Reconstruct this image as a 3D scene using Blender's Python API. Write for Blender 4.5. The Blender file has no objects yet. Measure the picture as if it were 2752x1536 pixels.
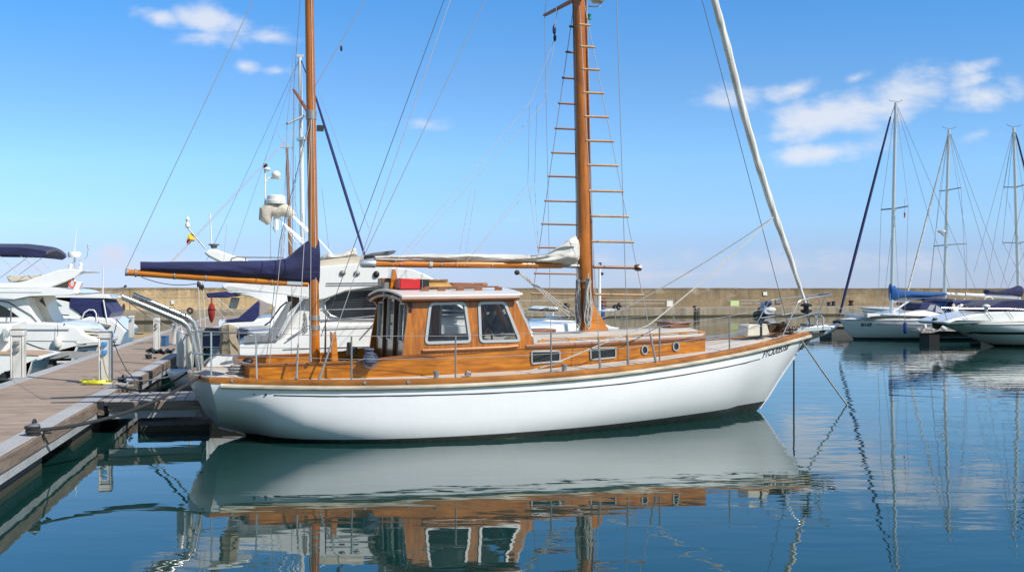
import bpy, bmesh, math, random
from mathutils import Vector, noise
from mathutils.geometry import tessellate_polygon
random.seed(7)
R = math.radians
scene = bpy.context.scene
col = scene.collection

# ------------------------------------------------------------------ camera model
F = 2777.0; CX = 1376.0; CY = 777.0; CAMH = 2.25; S = 2752 / 2576

class Fr:
    """a boat's own frame: x along the hull, y across, z up"""
    def __init__(s, ox, oy, deg):
        s.ox, s.oy, s.deg = ox, oy, deg; s.c = math.cos(R(deg)); s.s = math.sin(R(deg))
    def tol(s, p):
        dx, dy = p[0] - s.ox, p[1] - s.oy
        return Vector((dx * s.c + dy * s.s, -dx * s.s + dy * s.c, p[2]))
    def tow(s, p):
        return Vector((s.ox + p[0] * s.c - p[1] * s.s, s.oy + p[0] * s.s + p[1] * s.c, p[2]))
    def ray(s, q):
        a = s.tol((0, 0, CAMH)); b = s.tol(((q[0] - CX) / F, 1, CAMH + (CY - q[1]) / F)); return a, b - a
    def Y(s, q, y): a, d = s.ray(q); return a + d * ((y - a.y) / d.y)
    def Z(s, q, z): a, d = s.ray(q); return a + d * ((z - a.z) / d.z)
    def X(s, q, x): a, d = s.ray(q); return a + d * ((x - a.x) / d.x)
    def V(s, q, p, e):
        a, d = s.ray(q); nx, ny = e[1] - p[1], -(e[0] - p[0])
        return a + d * (((p[0] - a.x) * nx + (p[1] - a.y) * ny) / (d.x * nx + d.y * ny))
    def pr(s, p): w = s.tow(p); return CX + F * w.x / w.y, CY - F * (w.z - CAMH) / w.y

def crop(x0, y0, k): return lambda x, y: (x0 + x / k, y0 + y / k)
D = lambda x, y: (x * S, y * S)
C1 = crop(0, 560, 3.2686); C2 = crop(300, 640, 3.2686); C3 = crop(900, 640, 3.2686); C4 = crop(1500, 640, 2.876)
C6 = crop(0, 900, 2.2614); C7 = crop(300, 0, 2.0543); C8 = crop(1300, 0, 1.9978)
E1 = crop(480, 840, 5.531); E2 = crop(0, 620, 3.783); E3 = crop(2230, 760, 4.935); E4 = crop(1950, 760, 5.99)
E6 = crop(1400, 680, 5.53); E7 = crop(540, 640, 4.494); N1 = crop(680, 380, 4.227); N2 = crop(380, 780, 6.253); N3 = crop(0, 930, 3.595)
C5 = crop(2200, 240, 1.8913)
W = Fr(0, 0, 0)
K = Fr(-4.677, 15.73, 20.5)

def spl(xs, ys):
    n = len(xs); d = [(ys[i + 1] - ys[i]) / (xs[i + 1] - xs[i]) for i in range(n - 1)]
    m = [d[0]] + [0 if d[i - 1] * d[i] <= 0 else 2 * d[i - 1] * d[i] / (d[i - 1] + d[i]) for i in range(1, n - 1)] + [d[-1]]
    def f(x):
        if x <= xs[0]: return ys[0] + m[0] * (x - xs[0])
        if x >= xs[-1]: return ys[-1] + m[-1] * (x - xs[-1])
        i = max(j for j in range(n - 1) if xs[j] <= x); h = xs[i + 1] - xs[i]; t = (x - xs[i]) / h
        return (2*t**3 - 3*t*t + 1) * ys[i] + (t**3 - 2*t*t + t) * h * m[i] + (-2*t**3 + 3*t*t) * ys[i + 1] + (t**3 - t*t) * h * m[i + 1]
    return f
def lerp(xs, ys):
    def f(x):
        if x <= xs[0]: return ys[0]
        for i in range(len(xs) - 1):
            if x <= xs[i + 1]: return ys[i] + (ys[i + 1] - ys[i]) * (x - xs[i]) / (xs[i + 1] - xs[i])
        return ys[-1]
    return f

# ------------------------------------------------------------------ materials
def mat(name, base=(.5, .5, .5), rough=.5, metal=0, coat=0, ior=1.5, build=None):
    m = bpy.data.materials.new(name); m.use_nodes = True
    nt = m.node_tree; b = nt.nodes['Principled BSDF']
    b.inputs['Base Color'].default_value = (*base, 1); b.inputs['Roughness'].default_value = rough
    b.inputs['Metallic'].default_value = metal; b.inputs['Coat Weight'].default_value = coat; b.inputs['Coat Roughness'].default_value = .08
    b.inputs['IOR'].default_value = ior
    if build: build(nt, b)
    return m
def nd(nt, t, **kw):
    n = nt.nodes.new(t)
    for k, v in kw.items():
        if k in n.inputs: n.inputs[k].default_value = v
        else: setattr(n, k, v)
    return n
def coords(nt, scale=(1, 1, 1), kind='Object', rot=(0, 0, 0)):
    tc = nd(nt, 'ShaderNodeTexCoord'); mp = nd(nt, 'ShaderNodeMapping', Scale=scale, Rotation=rot)
    nt.links.new(tc.outputs[kind], mp.inputs['Vector']); return mp.outputs[0]
def tex(nt, vec, scale, detail=4, rough=.55, dist=0):
    n = nd(nt, 'ShaderNodeTexNoise', Scale=scale, Detail=detail, Roughness=rough, Distortion=dist)
    nt.links.new(vec, n.inputs['Vector']); return n.outputs[0]
def ramp(nt, fac, stops):
    r = nd(nt, 'ShaderNodeValToRGB'); e = r.color_ramp.elements
    while len(e) < len(stops): e.new(.5)
    for el, (p, c) in zip(e, stops): el.position = p; el.color = (*c, 1) if len(c) == 3 else c
    nt.links.new(fac, r.inputs[0]); return r.outputs[0]
def mix(nt, fac, a, b, mode='MIX'):
    n = nd(nt, 'ShaderNodeMix', data_type='RGBA', blend_type=mode)
    for s, v in ((n.inputs[0], fac), (n.inputs[6], a), (n.inputs[7], b)):
        if hasattr(v, 'node'): nt.links.new(v, s)
        elif isinstance(v, (int, float)): s.default_value = v
        else: s.default_value = (*v, 1)
    return n.outputs[2]
def mth(nt, op, a, b=None, c=None, clamp=False):
    n = nd(nt, 'ShaderNodeMath', operation=op); n.use_clamp = clamp
    for i, v in enumerate((a, b, c)):
        if v is None: continue
        if hasattr(v, 'node'): nt.links.new(v, n.inputs[i])
        else: n.inputs[i].default_value = v
    return n.outputs[0]
def bump(nt, b, h, strength=.3, dist=.01):
    n = nd(nt, 'ShaderNodeBump', Strength=strength, Distance=dist); nt.links.new(h, n.inputs['Height']); nt.links.new(n.outputs[0], b.inputs['Normal'])
def setc(nt, b, c): nt.links.new(c, b.inputs['Base Color'])
def xyz(nt, vec):
    s = nd(nt, 'ShaderNodeSeparateXYZ'); nt.links.new(vec, s.inputs[0]); return s.outputs

def wood(dark, light, axis=0, rough=.3, coat=.6, k=1.0):
    def f(nt, b):
        sc = [9 * k] * 3; sc[axis] = .7 * k
        v = coords(nt, sc); a = tex(nt, v, 2.2, 6, .6, .6); v2 = coords(nt, (1.1, 1.1, 1.1)); c = tex(nt, v2, 1.6, 3)
        base = ramp(nt, a, [(.3, dark), (.5, tuple((x + y) / 2 for x, y in zip(dark, light))), (.72, light)])
        sh = ramp(nt, c, [(.3, (.72, .68, .62)), (.7, (1.08, 1.05, 1.0))])
        setc(nt, b, mix(nt, 1, base, sh, 'MULTIPLY')); bump(nt, b, a, .08, .004)
    return lambda n: mat(n, light, rough, 0, coat, 1.5, f)
VARN_X = wood((.24, .064, .002), (.68, .245, .009), 0, .3, .18)('varnish_fore_and_aft')
VARN_D = wood((.17, .047, .005), (.42, .14, .013), 0, .25, .4)('varnish_darker')
VARN_Z = wood((.26, .070, .002), (.66, .225, .008), 2, .3, .18)('varnish_upright')
MAST_W = wood((.32, .080, .003), (.62, .195, .007), 2, .3, .25)('mast_varnish')
BOOM_W = wood((.40, .11, .005), (.74, .27, .018), 0, .25, .4)('boom_varnish')
MAHOG = wood((.035, .010, .004), (.11, .030, .010), 2)('mahogany')
MAHOG_T = wood((.18, .065, .03), (.34, .14, .07), 0, .45, .2)('mahogany_trim')
RUNG_W = wood((.38, .21, .09), (.60, .36, .18), 1, .6, 0)('rung_wood')
OLDMAST = wood((.23, .11, .05), (.36, .18, .08), 2, .5, .1)('old_mast_wood')

def planks(axis, width, c0, c1, gap=(.05, .045, .04), gw=.06, rough=.75, var=1):
    def f(nt, b):
        v = coords(nt); o = xyz(nt, v)[axis]
        u = mth(nt, 'DIVIDE', o, width); fr = mth(nt, 'FRACT', u); fl = mth(nt, 'FLOOR', u)
        wn = nd(nt, 'ShaderNodeTexWhiteNoise', noise_dimensions='1D'); nt.links.new(fl, wn.inputs['W'])
        sc = [7, 7, 7]; sc[axis] = 22; sc[1 - axis] = .9
        g = tex(nt, coords(nt, sc), 2.0, 5, .6)
        big = tex(nt, coords(nt, (.6, .6, .6)), 1.3, 3)
        t = mth(nt, 'ADD', mth(nt, 'MULTIPLY', wn.outputs[0], .55 * var), mth(nt, 'MULTIPLY', g, .55))
        t = mth(nt, 'ADD', t, mth(nt, 'MULTIPLY', big, .3)); t = mth(nt, 'SUBTRACT', t, .2)
        c = mix(nt, t, c0, c1)
        edge = mth(nt, 'LESS_THAN', mth(nt, 'MINIMUM', fr, mth(nt, 'SUBTRACT', 1, fr)), gw)
        sp = tex(nt, coords(nt, (9, 9, 9)), 2.0, 2); c = mix(nt, mth(nt, 'MULTIPLY', mth(nt, 'GREATER_THAN', sp, .70), .55), c, (.58, .56, .52))
        sc2 = tex(nt, coords(nt, (1.6, 1.6, 1.6)), 1.5, 4); c = mix(nt, mth(nt, 'MULTIPLY', ramp(nt, sc2, [(.5, (0, 0, 0)), (.7, (1, 1, 1))]), .35), c, tuple(x*.55 for x in c0))
        setc(nt, b, mix(nt, edge, c, gap))
        bump(nt, b, mth(nt, 'SUBTRACT', mth(nt, 'MULTIPLY', g, .3), edge), .4, .006)
    return lambda n: mat(n, c0, rough, build=f)
TEAK = planks(1, .06, (.50, .45, .39), (.72, .66, .59), (.13, .11, .10), .06)('bleached_teak_deck')
DOCKPL = planks(0, .125, (.28, .195, .138), (.50, .385, .285), (.035, .028, .024), .05)('dock_boards')
FINGPL = planks(0, .16, (.26, .225, .20), (.46, .41, .37), (.03, .025, .022), .05)('finger_boards')

def gel(c, rough=.22, dirt=.12):
    def f(nt, b):
        n = tex(nt, coords(nt, (.8, .8, 2.2)), 1.1, 5, .6); n2 = tex(nt, coords(nt, (9, 9, .9)), 2, 3)
        d = ramp(nt, n, [(.35, (1 - dirt, 1 - dirt, 1 - dirt * 1.2)), (.65, (1, 1, 1))])
        d2 = ramp(nt, n2, [(.3, (1 - dirt * .5,) * 3), (.6, (1, 1, 1))])
        setc(nt, b, mix(nt, 1, mix(nt, 1, c, d, 'MULTIPLY'), d2, 'MULTIPLY'))
    return lambda n: mat(n, c, rough, 0, .4, 1.5, f)
GEL = gel((.86, .855, .83), .2, .06)('white_gelcoat')
GELW = gel((.84, .83, .80), .4, .08)('white_paint')
GELC = gel((.70, .64, .52), .4)('cream_moulding')
GELG = gel((.27, .28, .30), .4)('grey_gelcoat')
GELS = gel((.62, .64, .64), .3)('pale_grey_gelcoat')
def hullmat(n, boot, c, bt=(.012, .014, .018), stripe=None):
    def f(nt, b):
        v = coords(nt); s = xyz(nt, v)
        n1 = tex(nt, coords(nt, (.5, .5, 1.6)), 1.2, 5, .6); n2 = tex(nt, coords(nt, (7, 7, .5)), 1.5, 3)
        base = mix(nt, 1, c, ramp(nt, n1, [(.3, (.93, .93, .92)), (.65, (1, 1, 1))]), 'MULTIPLY')
        base = mix(nt, 1, base, ramp(nt, n2, [(.25, (.98, .978, .97)), (.6, (1, 1, 1))]), 'MULTIPLY')
        z0 = mth(nt, 'ADD', boot[0], mth(nt, 'MULTIPLY', mth(nt, 'POWER', mth(nt, 'MULTIPLY', s[0], boot[1], clamp=True), 2.0), boot[2]))
        zz = mth(nt, 'ADD', s[2], mth(nt, 'MULTIPLY', tex(nt, coords(nt, (4, 4, 4)), 2), .004))
        cc = mix(nt, mth(nt, 'LESS_THAN', zz, z0), base, bt)
        grime = mth(nt, 'MULTIPLY', mth(nt, 'SUBTRACT', 1, mth(nt, 'DIVIDE', mth(nt, 'SUBTRACT', zz, z0), .22, clamp=True)), mth(nt, 'MULTIPLY', n2, .35))
        cc = mix(nt, grime, cc, (.25, .24, .18))
        setc(nt, b, cc)
        bump(nt, b, tex(nt, coords(nt, (.9, .9, 1.5)), 1.5, 2), .06, .03)
    return mat(n, c, .2, 0, .35, 1.5, f)
KHULL = hullmat('ketch_topsides', (.062, .1, .12), (.88, .88, .875))
SHULL = hullmat('sloop_topsides', (.10, 0, 0), (.84, .84, .83), (.012, .03, .09))
PHULL = hullmat('plain_topsides', (.05, 0, 0), (.85, .85, .83), (.03, .035, .04))

def fabric(c, c2=None, sc=6, bs=.5):
    c2 = c2 or tuple(x * 1.7 + .004 for x in c)
    def f(nt, b):
        v = coords(nt, (.5, 1, 1.6)); a = tex(nt, v, sc, 4, .6, .4); setc(nt, b, mix(nt, ramp(nt, a, [(.3, (0, 0, 0)), (.75, (1, 1, 1))]), c, c2))
        bump(nt, b, a, bs, .05); b.inputs['Sheen Weight'].default_value = .15
    return lambda n: mat(n, c, .85, build=f)
NAVY = fabric((.007, .009, .042), (.018, .022, .10), 3, .9)('navy_canvas')  # paler second tone puts highlights into the canvas colour
NAVY2 = fabric((.010, .014, .075), (.02, .028, .13))('blue_navy_canvas')
BLUE = fabric((.005, .06, .21), (.012, .105, .33))('bright_blue_canvas')
CREAM = fabric((.46, .44, .39), (.78, .76, .70), 4, 1.0)('cream_sailcloth')
TAN = fabric((.24, .185, .115), (.40, .33, .23), 5)('tan_canvas')
BEIGE = fabric((.50, .44, .35), (.66, .60, .50), 4)('beige_canvas')
REDC = fabric((.22, .009, .006), (.34, .02, .012))('red_cloth')
ORANGE = mat('orange_plastic', (.72, .12, .04), .45)
RED = mat('red_paint', (.52, .008, .012), .35, 0, .3)
BLACK = mat('black_rubber', (.012, .012, .013), .5)
DKBLUE = mat('dark_blue_plastic', (.015, .025, .09), .4)
MIDBLUE = mat('mid_blue_plastic', (.03, .12, .25), .45)
SKYBLUE = mat('socket_blue', (.06, .28, .62), .4)
CHROME = mat('polished_steel', (.58, .575, .565), .26, .8)
STEEL = mat('dull_steel', (.28, .275, .265), .5, .4)
WIRE = mat('wire', (.30, .30, .31), .6, .1)
DWIRE = mat('dark_wire', (.10, .11, .13), .5, .4)
ALU = mat('aluminium', (.62, .63, .64), .38, .75)
ALUW = mat('white_mast_paint', (.70, .71, .72), .35, .1)
def ropem(n, a, b_, s=60):
    def f(nt, b):
        w = nd(nt, 'ShaderNodeTexWave', Scale=s, Distortion=1.5, bands_direction='DIAGONAL'); nt.links.new(coords(nt), w.inputs['Vector'])
        setc(nt, b, mix(nt, w.outputs[1], a, b_)); bump(nt, b, w.outputs[1], .6, .01)
    return mat(n, a, .85, build=f)
ROPE = ropem('cream_rope', (.46, .43, .38), (.76, .73, .67))
DROPE = ropem('dark_rope', (.014, .014, .016), (.05, .05, .055), 25)
GROPE = ropem('grey_rope', (.24, .24, .24), (.58, .575, .56))
BROPE = ropem('navy_rope', (.03, .045, .10), (.20, .24, .34))
YHOSE = mat('yellow_hose', (.62, .60, .03), .4)
GLASS_D = mat('tinted_glass', (.012, .013, .017), .06)
def glassf(n, tint):
    m = bpy.data.materials.new(n); m.use_nodes = True; nt = m.node_tree; nt.nodes.clear()
    o = nd(nt, 'ShaderNodeOutputMaterial'); t = nd(nt, 'ShaderNodeBsdfTransparent', Color=(*tint, 1)); g = nd(nt, 'ShaderNodeBsdfGlossy', Roughness=.02)
    fr = nd(nt, 'ShaderNodeFresnel', IOR=1.5); mx = nd(nt, 'ShaderNodeMixShader')
    for a, b in ((fr.outputs[0], mx.inputs[0]), (t.outputs[0], mx.inputs[1]), (g.outputs[0], mx.inputs[2]), (mx.outputs[0], o.inputs[0])): nt.links.new(a, b)
    return m
GLASS = glassf('window_glass', (.80, .83, .83))
GLASS_B = mat('blue_windscreen', (.16, .30, .48), .05, 0, .5)
SMOKE = glassf('smoked_plastic', (.35, .29, .24))
BLIND = mat('window_blind', (.03, .03, .035), .25, build=lambda nt, b: (lambda w: setc(nt, b, mix(nt, mth(nt, 'LESS_THAN', mth(nt, 'FRACT', mth(nt, 'MULTIPLY', xyz(nt, coords(nt))[2], 22)), .45), (.012, .013, .018), (.04, .04, .048))))(0))
FENDW = mat('fender_white', (.74, .72, .64), .45); FENDB = mat('fender_blue', (.02, .05, .20), .4); FENDG = mat('fender_grey', (.42, .43, .45), .35, .2)
def concrete(n, c0, c1, streak=.5, alg=0, sc=1.0):
    def f(nt, b):
        v = coords(nt, (.35 * sc, .35 * sc, .35 * sc)); a = tex(nt, v, 1.5, 7, .65)
        st = tex(nt, coords(nt, (1.0 * sc, 1.0 * sc, .09 * sc)), 1.7, 5, .65); fine = tex(nt, coords(nt, (5 * sc,) * 3), 3, 4, .7)
        c = mix(nt, ramp(nt, a, [(.3, (0, 0, 0)), (.7, (1, 1, 1))]), c0, c1)
        c = mix(nt, mth(nt, 'MULTIPLY', ramp(nt, st, [(.42, (0, 0, 0)), (.68, (1, 1, 1))]), streak), c, tuple(x * .42 for x in c0))
        c = mix(nt, mth(nt, 'MULTIPLY', ramp(nt, fine, [(.5, (0, 0, 0)), (.8, (1, 1, 1))]), .35), c, tuple(x * .5 for x in c0))
        z = xyz(nt, coords(nt))[2]
        if alg: c = mix(nt, mth(nt, 'MULTIPLY', mth(nt, 'LESS_THAN', mth(nt, 'ADD', z, mth(nt, 'MULTIPLY', fine, .06)), alg), .9), c, (.03, .028, .012))
        setc(nt, b, c); bump(nt, b, fine, .5, .03)
    return mat(n, c0, .9, build=f)
def wallf(nt, b):
    a = tex(nt, coords(nt, (.16, .16, .5)), 1.5, 7, .68); st = tex(nt, coords(nt, (.55, .55, .06)), 1.9, 6, .7); fine = tex(nt, coords(nt, (2.5, 2.5, 2.5)), 2, 4, .7)
    o = xyz(nt, coords(nt)); z = o[2]
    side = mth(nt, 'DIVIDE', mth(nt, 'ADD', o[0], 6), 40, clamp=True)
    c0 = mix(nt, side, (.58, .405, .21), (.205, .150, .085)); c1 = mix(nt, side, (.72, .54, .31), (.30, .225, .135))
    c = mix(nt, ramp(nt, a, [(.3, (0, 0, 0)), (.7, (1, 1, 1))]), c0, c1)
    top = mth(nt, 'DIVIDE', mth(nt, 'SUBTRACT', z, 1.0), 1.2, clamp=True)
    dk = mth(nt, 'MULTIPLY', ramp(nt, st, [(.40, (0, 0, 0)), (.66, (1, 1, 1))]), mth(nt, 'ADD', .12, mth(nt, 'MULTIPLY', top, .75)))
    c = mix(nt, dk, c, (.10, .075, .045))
    crust = mth(nt, 'MULTIPLY', mth(nt, 'GREATER_THAN', mth(nt, 'ADD', z, mth(nt, 'MULTIPLY', fine, .35)), 2.34), .6)
    c = mix(nt, crust, c, (.11, .085, .055))
    c = mix(nt, mth(nt, 'MULTIPLY', ramp(nt, fine, [(.45, (0, 0, 0)), (.7, (1, 1, 1))]), .5), c, (.13, .095, .05))
    pt = tex(nt, coords(nt, (.5, .5, 1.1)), 1.0, 5, .7); c = mix(nt, mth(nt, 'MULTIPLY', ramp(nt, pt, [(.55, (0, 0, 0)), (.68, (1, 1, 1))]), .45), c, (.50, .41, .29))
    jt = mth(nt, 'LESS_THAN', mth(nt, 'FRACT', mth(nt, 'DIVIDE', o[0], 7.5)), .008)
    c = mix(nt, mth(nt, 'MULTIPLY', jt, .7), c, (.10, .08, .05))
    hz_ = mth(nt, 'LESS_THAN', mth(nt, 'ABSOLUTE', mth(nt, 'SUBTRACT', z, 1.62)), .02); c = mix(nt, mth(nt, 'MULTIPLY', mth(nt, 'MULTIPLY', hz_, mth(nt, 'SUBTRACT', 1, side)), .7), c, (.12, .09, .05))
    setc(nt, b, c); bump(nt, b, fine, .5, .05)
WALLM = mat('weathered_sea_wall', (.4, .3, .18), .92, build=wallf)
QUAYM = concrete('quay_concrete', (.27, .215, .15), (.42, .345, .245), .8, .17, .8)
FLOATM = concrete('float_concrete', (.085, .09, .10), (.17, .175, .185), .4, .12)
STRIP = concrete('edge_strip', (.36, .355, .355), (.47, .465, .46), .12, 0, 1.5)
FASC = wood((.12, .088, .068), (.34, .27, .22), 1, .85, 0, .9)('weathered_fascia')
FASX = wood((.12, .088, .068), (.34, .27, .22), 0, .85, 0, .9)('weathered_fascia_across')
GALV = concrete('galvanised_beam', (.30, .31, .31), (.44, .45, .45), .3)
PED = gel((.72, .70, .66), .4, .16)('pedestal_paint')
CLEAT = mat('cleat_metal', (.45, .45, .45), .4, .8)

# ------------------------------------------------------------------ mesh helpers
class MB:
    def __init__(s): s.v = []; s.f = []
    def add(s, vs, fs):
        n = len(s.v); s.v += [tuple(v) for v in vs]; s.f += [tuple(i + n for i in f) for f in fs]; return s
    def box(s, c, d, rz=0, ry=0, rx=0):
        from mathutils import Euler
        e = Euler((R(rx), R(ry), R(rz))).to_matrix(); c = Vector(c)
        vs = [c + e @ Vector((d[0]/2*x, d[1]/2*y, d[2]/2*z)) for x in (-1, 1) for y in (-1, 1) for z in (-1, 1)]
        return s.add(vs, [(0, 1, 3, 2), (4, 6, 7, 5), (0, 4, 5, 1), (2, 3, 7, 6), (0, 2, 6, 4), (1, 5, 7, 3)])
    def loft(s, rings, close=True, cap=True):
        n = len(rings[0]); vs = [p for r in rings for p in r]; fs = []
        for i in range(len(rings) - 1):
            for j in range(n if close else n - 1):
                k = (j + 1) % n; fs.append((i*n + j, i*n + k, (i+1)*n + k, (i+1)*n + j))
        if cap and close: fs.append(tuple(range(n - 1, -1, -1))); fs.append(tuple((len(rings)-1)*n + j for j in range(n)))
        return s.add(vs, fs)
    def tube(s, pts, r, n=8, cap=True, sq=(1, 1)):
        pts = [Vector(p) for p in pts]; rs = r if isinstance(r, (list, tuple)) else [r] * len(pts); rings = []; up = None
        for i, p in enumerate(pts):
            t = (pts[min(i+1, len(pts)-1)] - pts[max(i-1, 0)]).normalized()
            if up is None: up = Vector((0, 0, 1)) if abs(t.z) < .9 else Vector((1, 0, 0))
            a = t.cross(up)
            if a.length < 1e-4: a = t.orthogonal()
            a.normalize(); up = a.cross(t).normalized()
            rings.append([p + (a * math.cos(2*math.pi*j/n) * sq[0] + up * math.sin(2*math.pi*j/n) * sq[1]) * rs[i] for j in range(n)])
        return s.loft(rings, True, cap)
    def prism(s, poly, y0, y1, inset=0):
        """side outline of (x, z) points pushed from y0 to y1"""
        n = len(poly); f0 = lambda p: (p[0], y0, p[1]); f1 = lambda p: (p[0], y1, p[1])
        vs = [f0(p) for p in poly] + [f1(p) for p in poly]; fs = [(i, (i+1) % n, n + (i+1) % n, n + i) for i in range(n)]
        for tri in tessellate_polygon([[Vector((p[0], p[1], 0)) for p in poly]]): fs.append(tuple(tri)); fs.append(tuple(n + i for i in reversed(tri)))
        return s.add(vs, fs)
    def plate(s, loops, f0, f1):
        """outline with holes, front and back given by two mappings of (u, v)"""
        flat = [p for l in loops for p in l]; n = len(flat)
        vs = [f0(*p) for p in flat] + [f1(*p) for p in flat]; fs = []
        for tri in tessellate_polygon([[Vector((p[0], p[1], 0)) for p in l] for l in loops]): fs.append(tuple(tri)); fs.append(tuple(n + i for i in reversed(tri)))
        o = 0
        for l in loops:
            m = len(l)
            for i in range(m): fs.append((o + i, o + (i+1) % m, n + o + (i+1) % m, n + o + i))
            o += m
        return s.add(vs, fs)
    def lathe(s, prof, c=(0, 0, 0), n=16, axis='z'):
        rings = []
        for r, h in prof:
            ring = []
            for j in range(n):
                a = 2*math.pi*j/n; u, v = r*math.cos(a), r*math.sin(a)
                ring.append((c[0]+u, c[1]+v, c[2]+h) if axis == 'z' else (c[0]+h, c[1]+u, c[2]+v) if axis == 'x' else (c[0]+v, c[1]+h, c[2]+u))
            rings.append(ring)
        return s.loft(rings)
    def ell(s, c, r, n=14, m=9, wob=0, seed=0):
        rings = []
        for i in range(m + 1):
            th = math.pi * (i + .02) / (m + .04); ring = []
            for j in range(n):
                a = 2*math.pi*j/n; d = Vector((math.sin(th)*math.cos(a), math.sin(th)*math.sin(a), -math.cos(th)))
                k = 1 + wob * noise.noise(d * 2.2 + Vector((seed, 0, 0)))
                ring.append((c[0]+d.x*r[0]*k, c[1]+d.y*r[1]*k, c[2]+d.z*r[2]*k))
            rings.append(ring)
        return s.loft(rings)
    def torus(s, c, R_, r, axis='y', n=20, m=8, sq=1, a0=0, a1=2*math.pi):
        full = abs(a1 - a0 - 2*math.pi) < 1e-6; pts = []
        for i in range(n + (0 if full else 1)):
            a = a0 + (a1-a0)*i/n; u, v = R_*math.cos(a), R_*math.sin(a)*sq
            pts.append((c[0]+u, c[1], c[2]+v) if axis == 'y' else (c[0]+u, c[1]+v, c[2]) if axis == 'z' else (c[0], c[1]+u, c[2]+v))
        if full: pts.append(pts[0])
        return s.tube(pts, r, m, not full)
    def build(s, name, m, parent=None, angle=38, bevel=0, subsurf=0):
        me = bpy.data.meshes.new(name); me.from_pydata(s.v, [], s.f); me.validate(); me.update()
        bm = bmesh.new(); bm.from_mesh(me); bmesh.ops.recalc_face_normals(bm, faces=bm.faces); bm.to_mesh(me); bm.free()
        me.materials.append(m)
        if angle:
            me.polygons.foreach_set('use_smooth', [True] * len(me.polygons))
            try: me.set_sharp_from_angle(angle=R(angle))
            except Exception: pass
        o = bpy.data.objects.new(name, me); col.objects.link(o)
        if parent: o.parent = parent
        if bevel:
            b = o.modifiers.new('bevel', 'BEVEL'); b.width = bevel; b.segments = 2; b.limit_method = 'ANGLE'; b.angle_limit = R(40)
        if subsurf: q = o.modifiers.new('sub', 'SUBSURF'); q.levels = q.render_levels = subsurf
        return o
def tag(o, label=None, cat=None, group=None, kind=None):
    for k, v in (('label', label), ('category', cat), ('group', group), ('kind', kind)):
        if v: o[k] = v
    return o
def thing(name, label, cat, fr=None, loc=None, group=None, rz=None):
    o = bpy.data.objects.new(name, None); col.objects.link(o); o.empty_display_size = .3
    o.location = loc if loc else (fr.ox, fr.oy, 0); o.rotation_euler.z = R(rz if rz is not None else (fr.deg if fr else 0)); return tag(o, label, cat, group)
def put(o, fr): o.location = (fr.ox, fr.oy, 0); o.rotation_euler.z = R(fr.deg); return o
def copy_tree(o, parent=None):
    c = o.copy(); col.objects.link(c); c.parent = parent
    for ch in [x for x in bpy.data.objects if x.parent == o]: copy_tree(ch, c)
    return c
def sag(a, b, k, n=14):
    a, b = Vector(a), Vector(b); return [a.lerp(b, i/n) + Vector((0, 0, -k*4*(i/n)*(1-i/n))) for i in range(n + 1)]
def wire(name, a, b, r, m, parent, k=0, n=5): return MB().tube(sag(a, b, k) if k else [a, b], r, n).build(name, m, parent)
def rrect(x0, z0, x1, z1, r, n=5):
    pts = []
    for cx, cz, a0 in ((x1-r, z1-r, 0), (x0+r, z1-r, 90), (x0+r, z0+r, 180), (x1-r, z0+r, 270)):
        for i in range(n + 1): a = R(a0 + 90*i/n); pts.append((cx + r*math.cos(a), cz + r*math.sin(a)))
    return pts
def rpoly(poly, r, n=5):
    out = []; N = len(poly)
    for i in range(N):
        p = Vector(poly[i]); a = (Vector(poly[i-1]) - p); b = (Vector(poly[(i+1) % N]) - p); d = min(r, a.length*.45, b.length*.45)
        A = p + a.normalized()*d; B = p + b.normalized()*d
        for k in range(n + 1): t = k/n; q = A*(1-t)**2 + p*2*t*(1-t) + B*t*t; out.append((q.x, q.y))
    return out
def offs(poly, d):
    """shrink a convex-ish outline by d"""
    c = Vector((sum(p[0] for p in poly)/len(poly), sum(p[1] for p in poly)/len(poly))); out = []
    n = len(poly); area = sum(poly[i][0]*poly[(i+1) % n][1] - poly[(i+1) % n][0]*poly[i][1] for i in range(n)); sg = 1 if area > 0 else -1
    for i in range(n):
        a, b = Vector(poly[i-1]), Vector(poly[(i+1) % n]); t = (b - a).normalized(); out.append((poly[i][0] - t.y*d*sg, poly[i][1] + t.x*d*sg))
    return out
def sweep(mb, path, prof, closed=False):
    """prof: (outward, up) offsets along a horizontal path going bow to stern on the near side"""
    P = [Vector(p) for p in path]; rings = []; N = len(P)
    for i, p in enumerate(P):
        t = (P[min(i+1, N-1)] - P[max(i-1, 0)]); t.z = 0; t.normalize(); nrm = Vector((-t.y, t.x, 0))
        rings.append([p + nrm*o + Vector((0, 0, u)) for o, u in prof])
    return mb.loft(rings, True, not closed)

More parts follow.
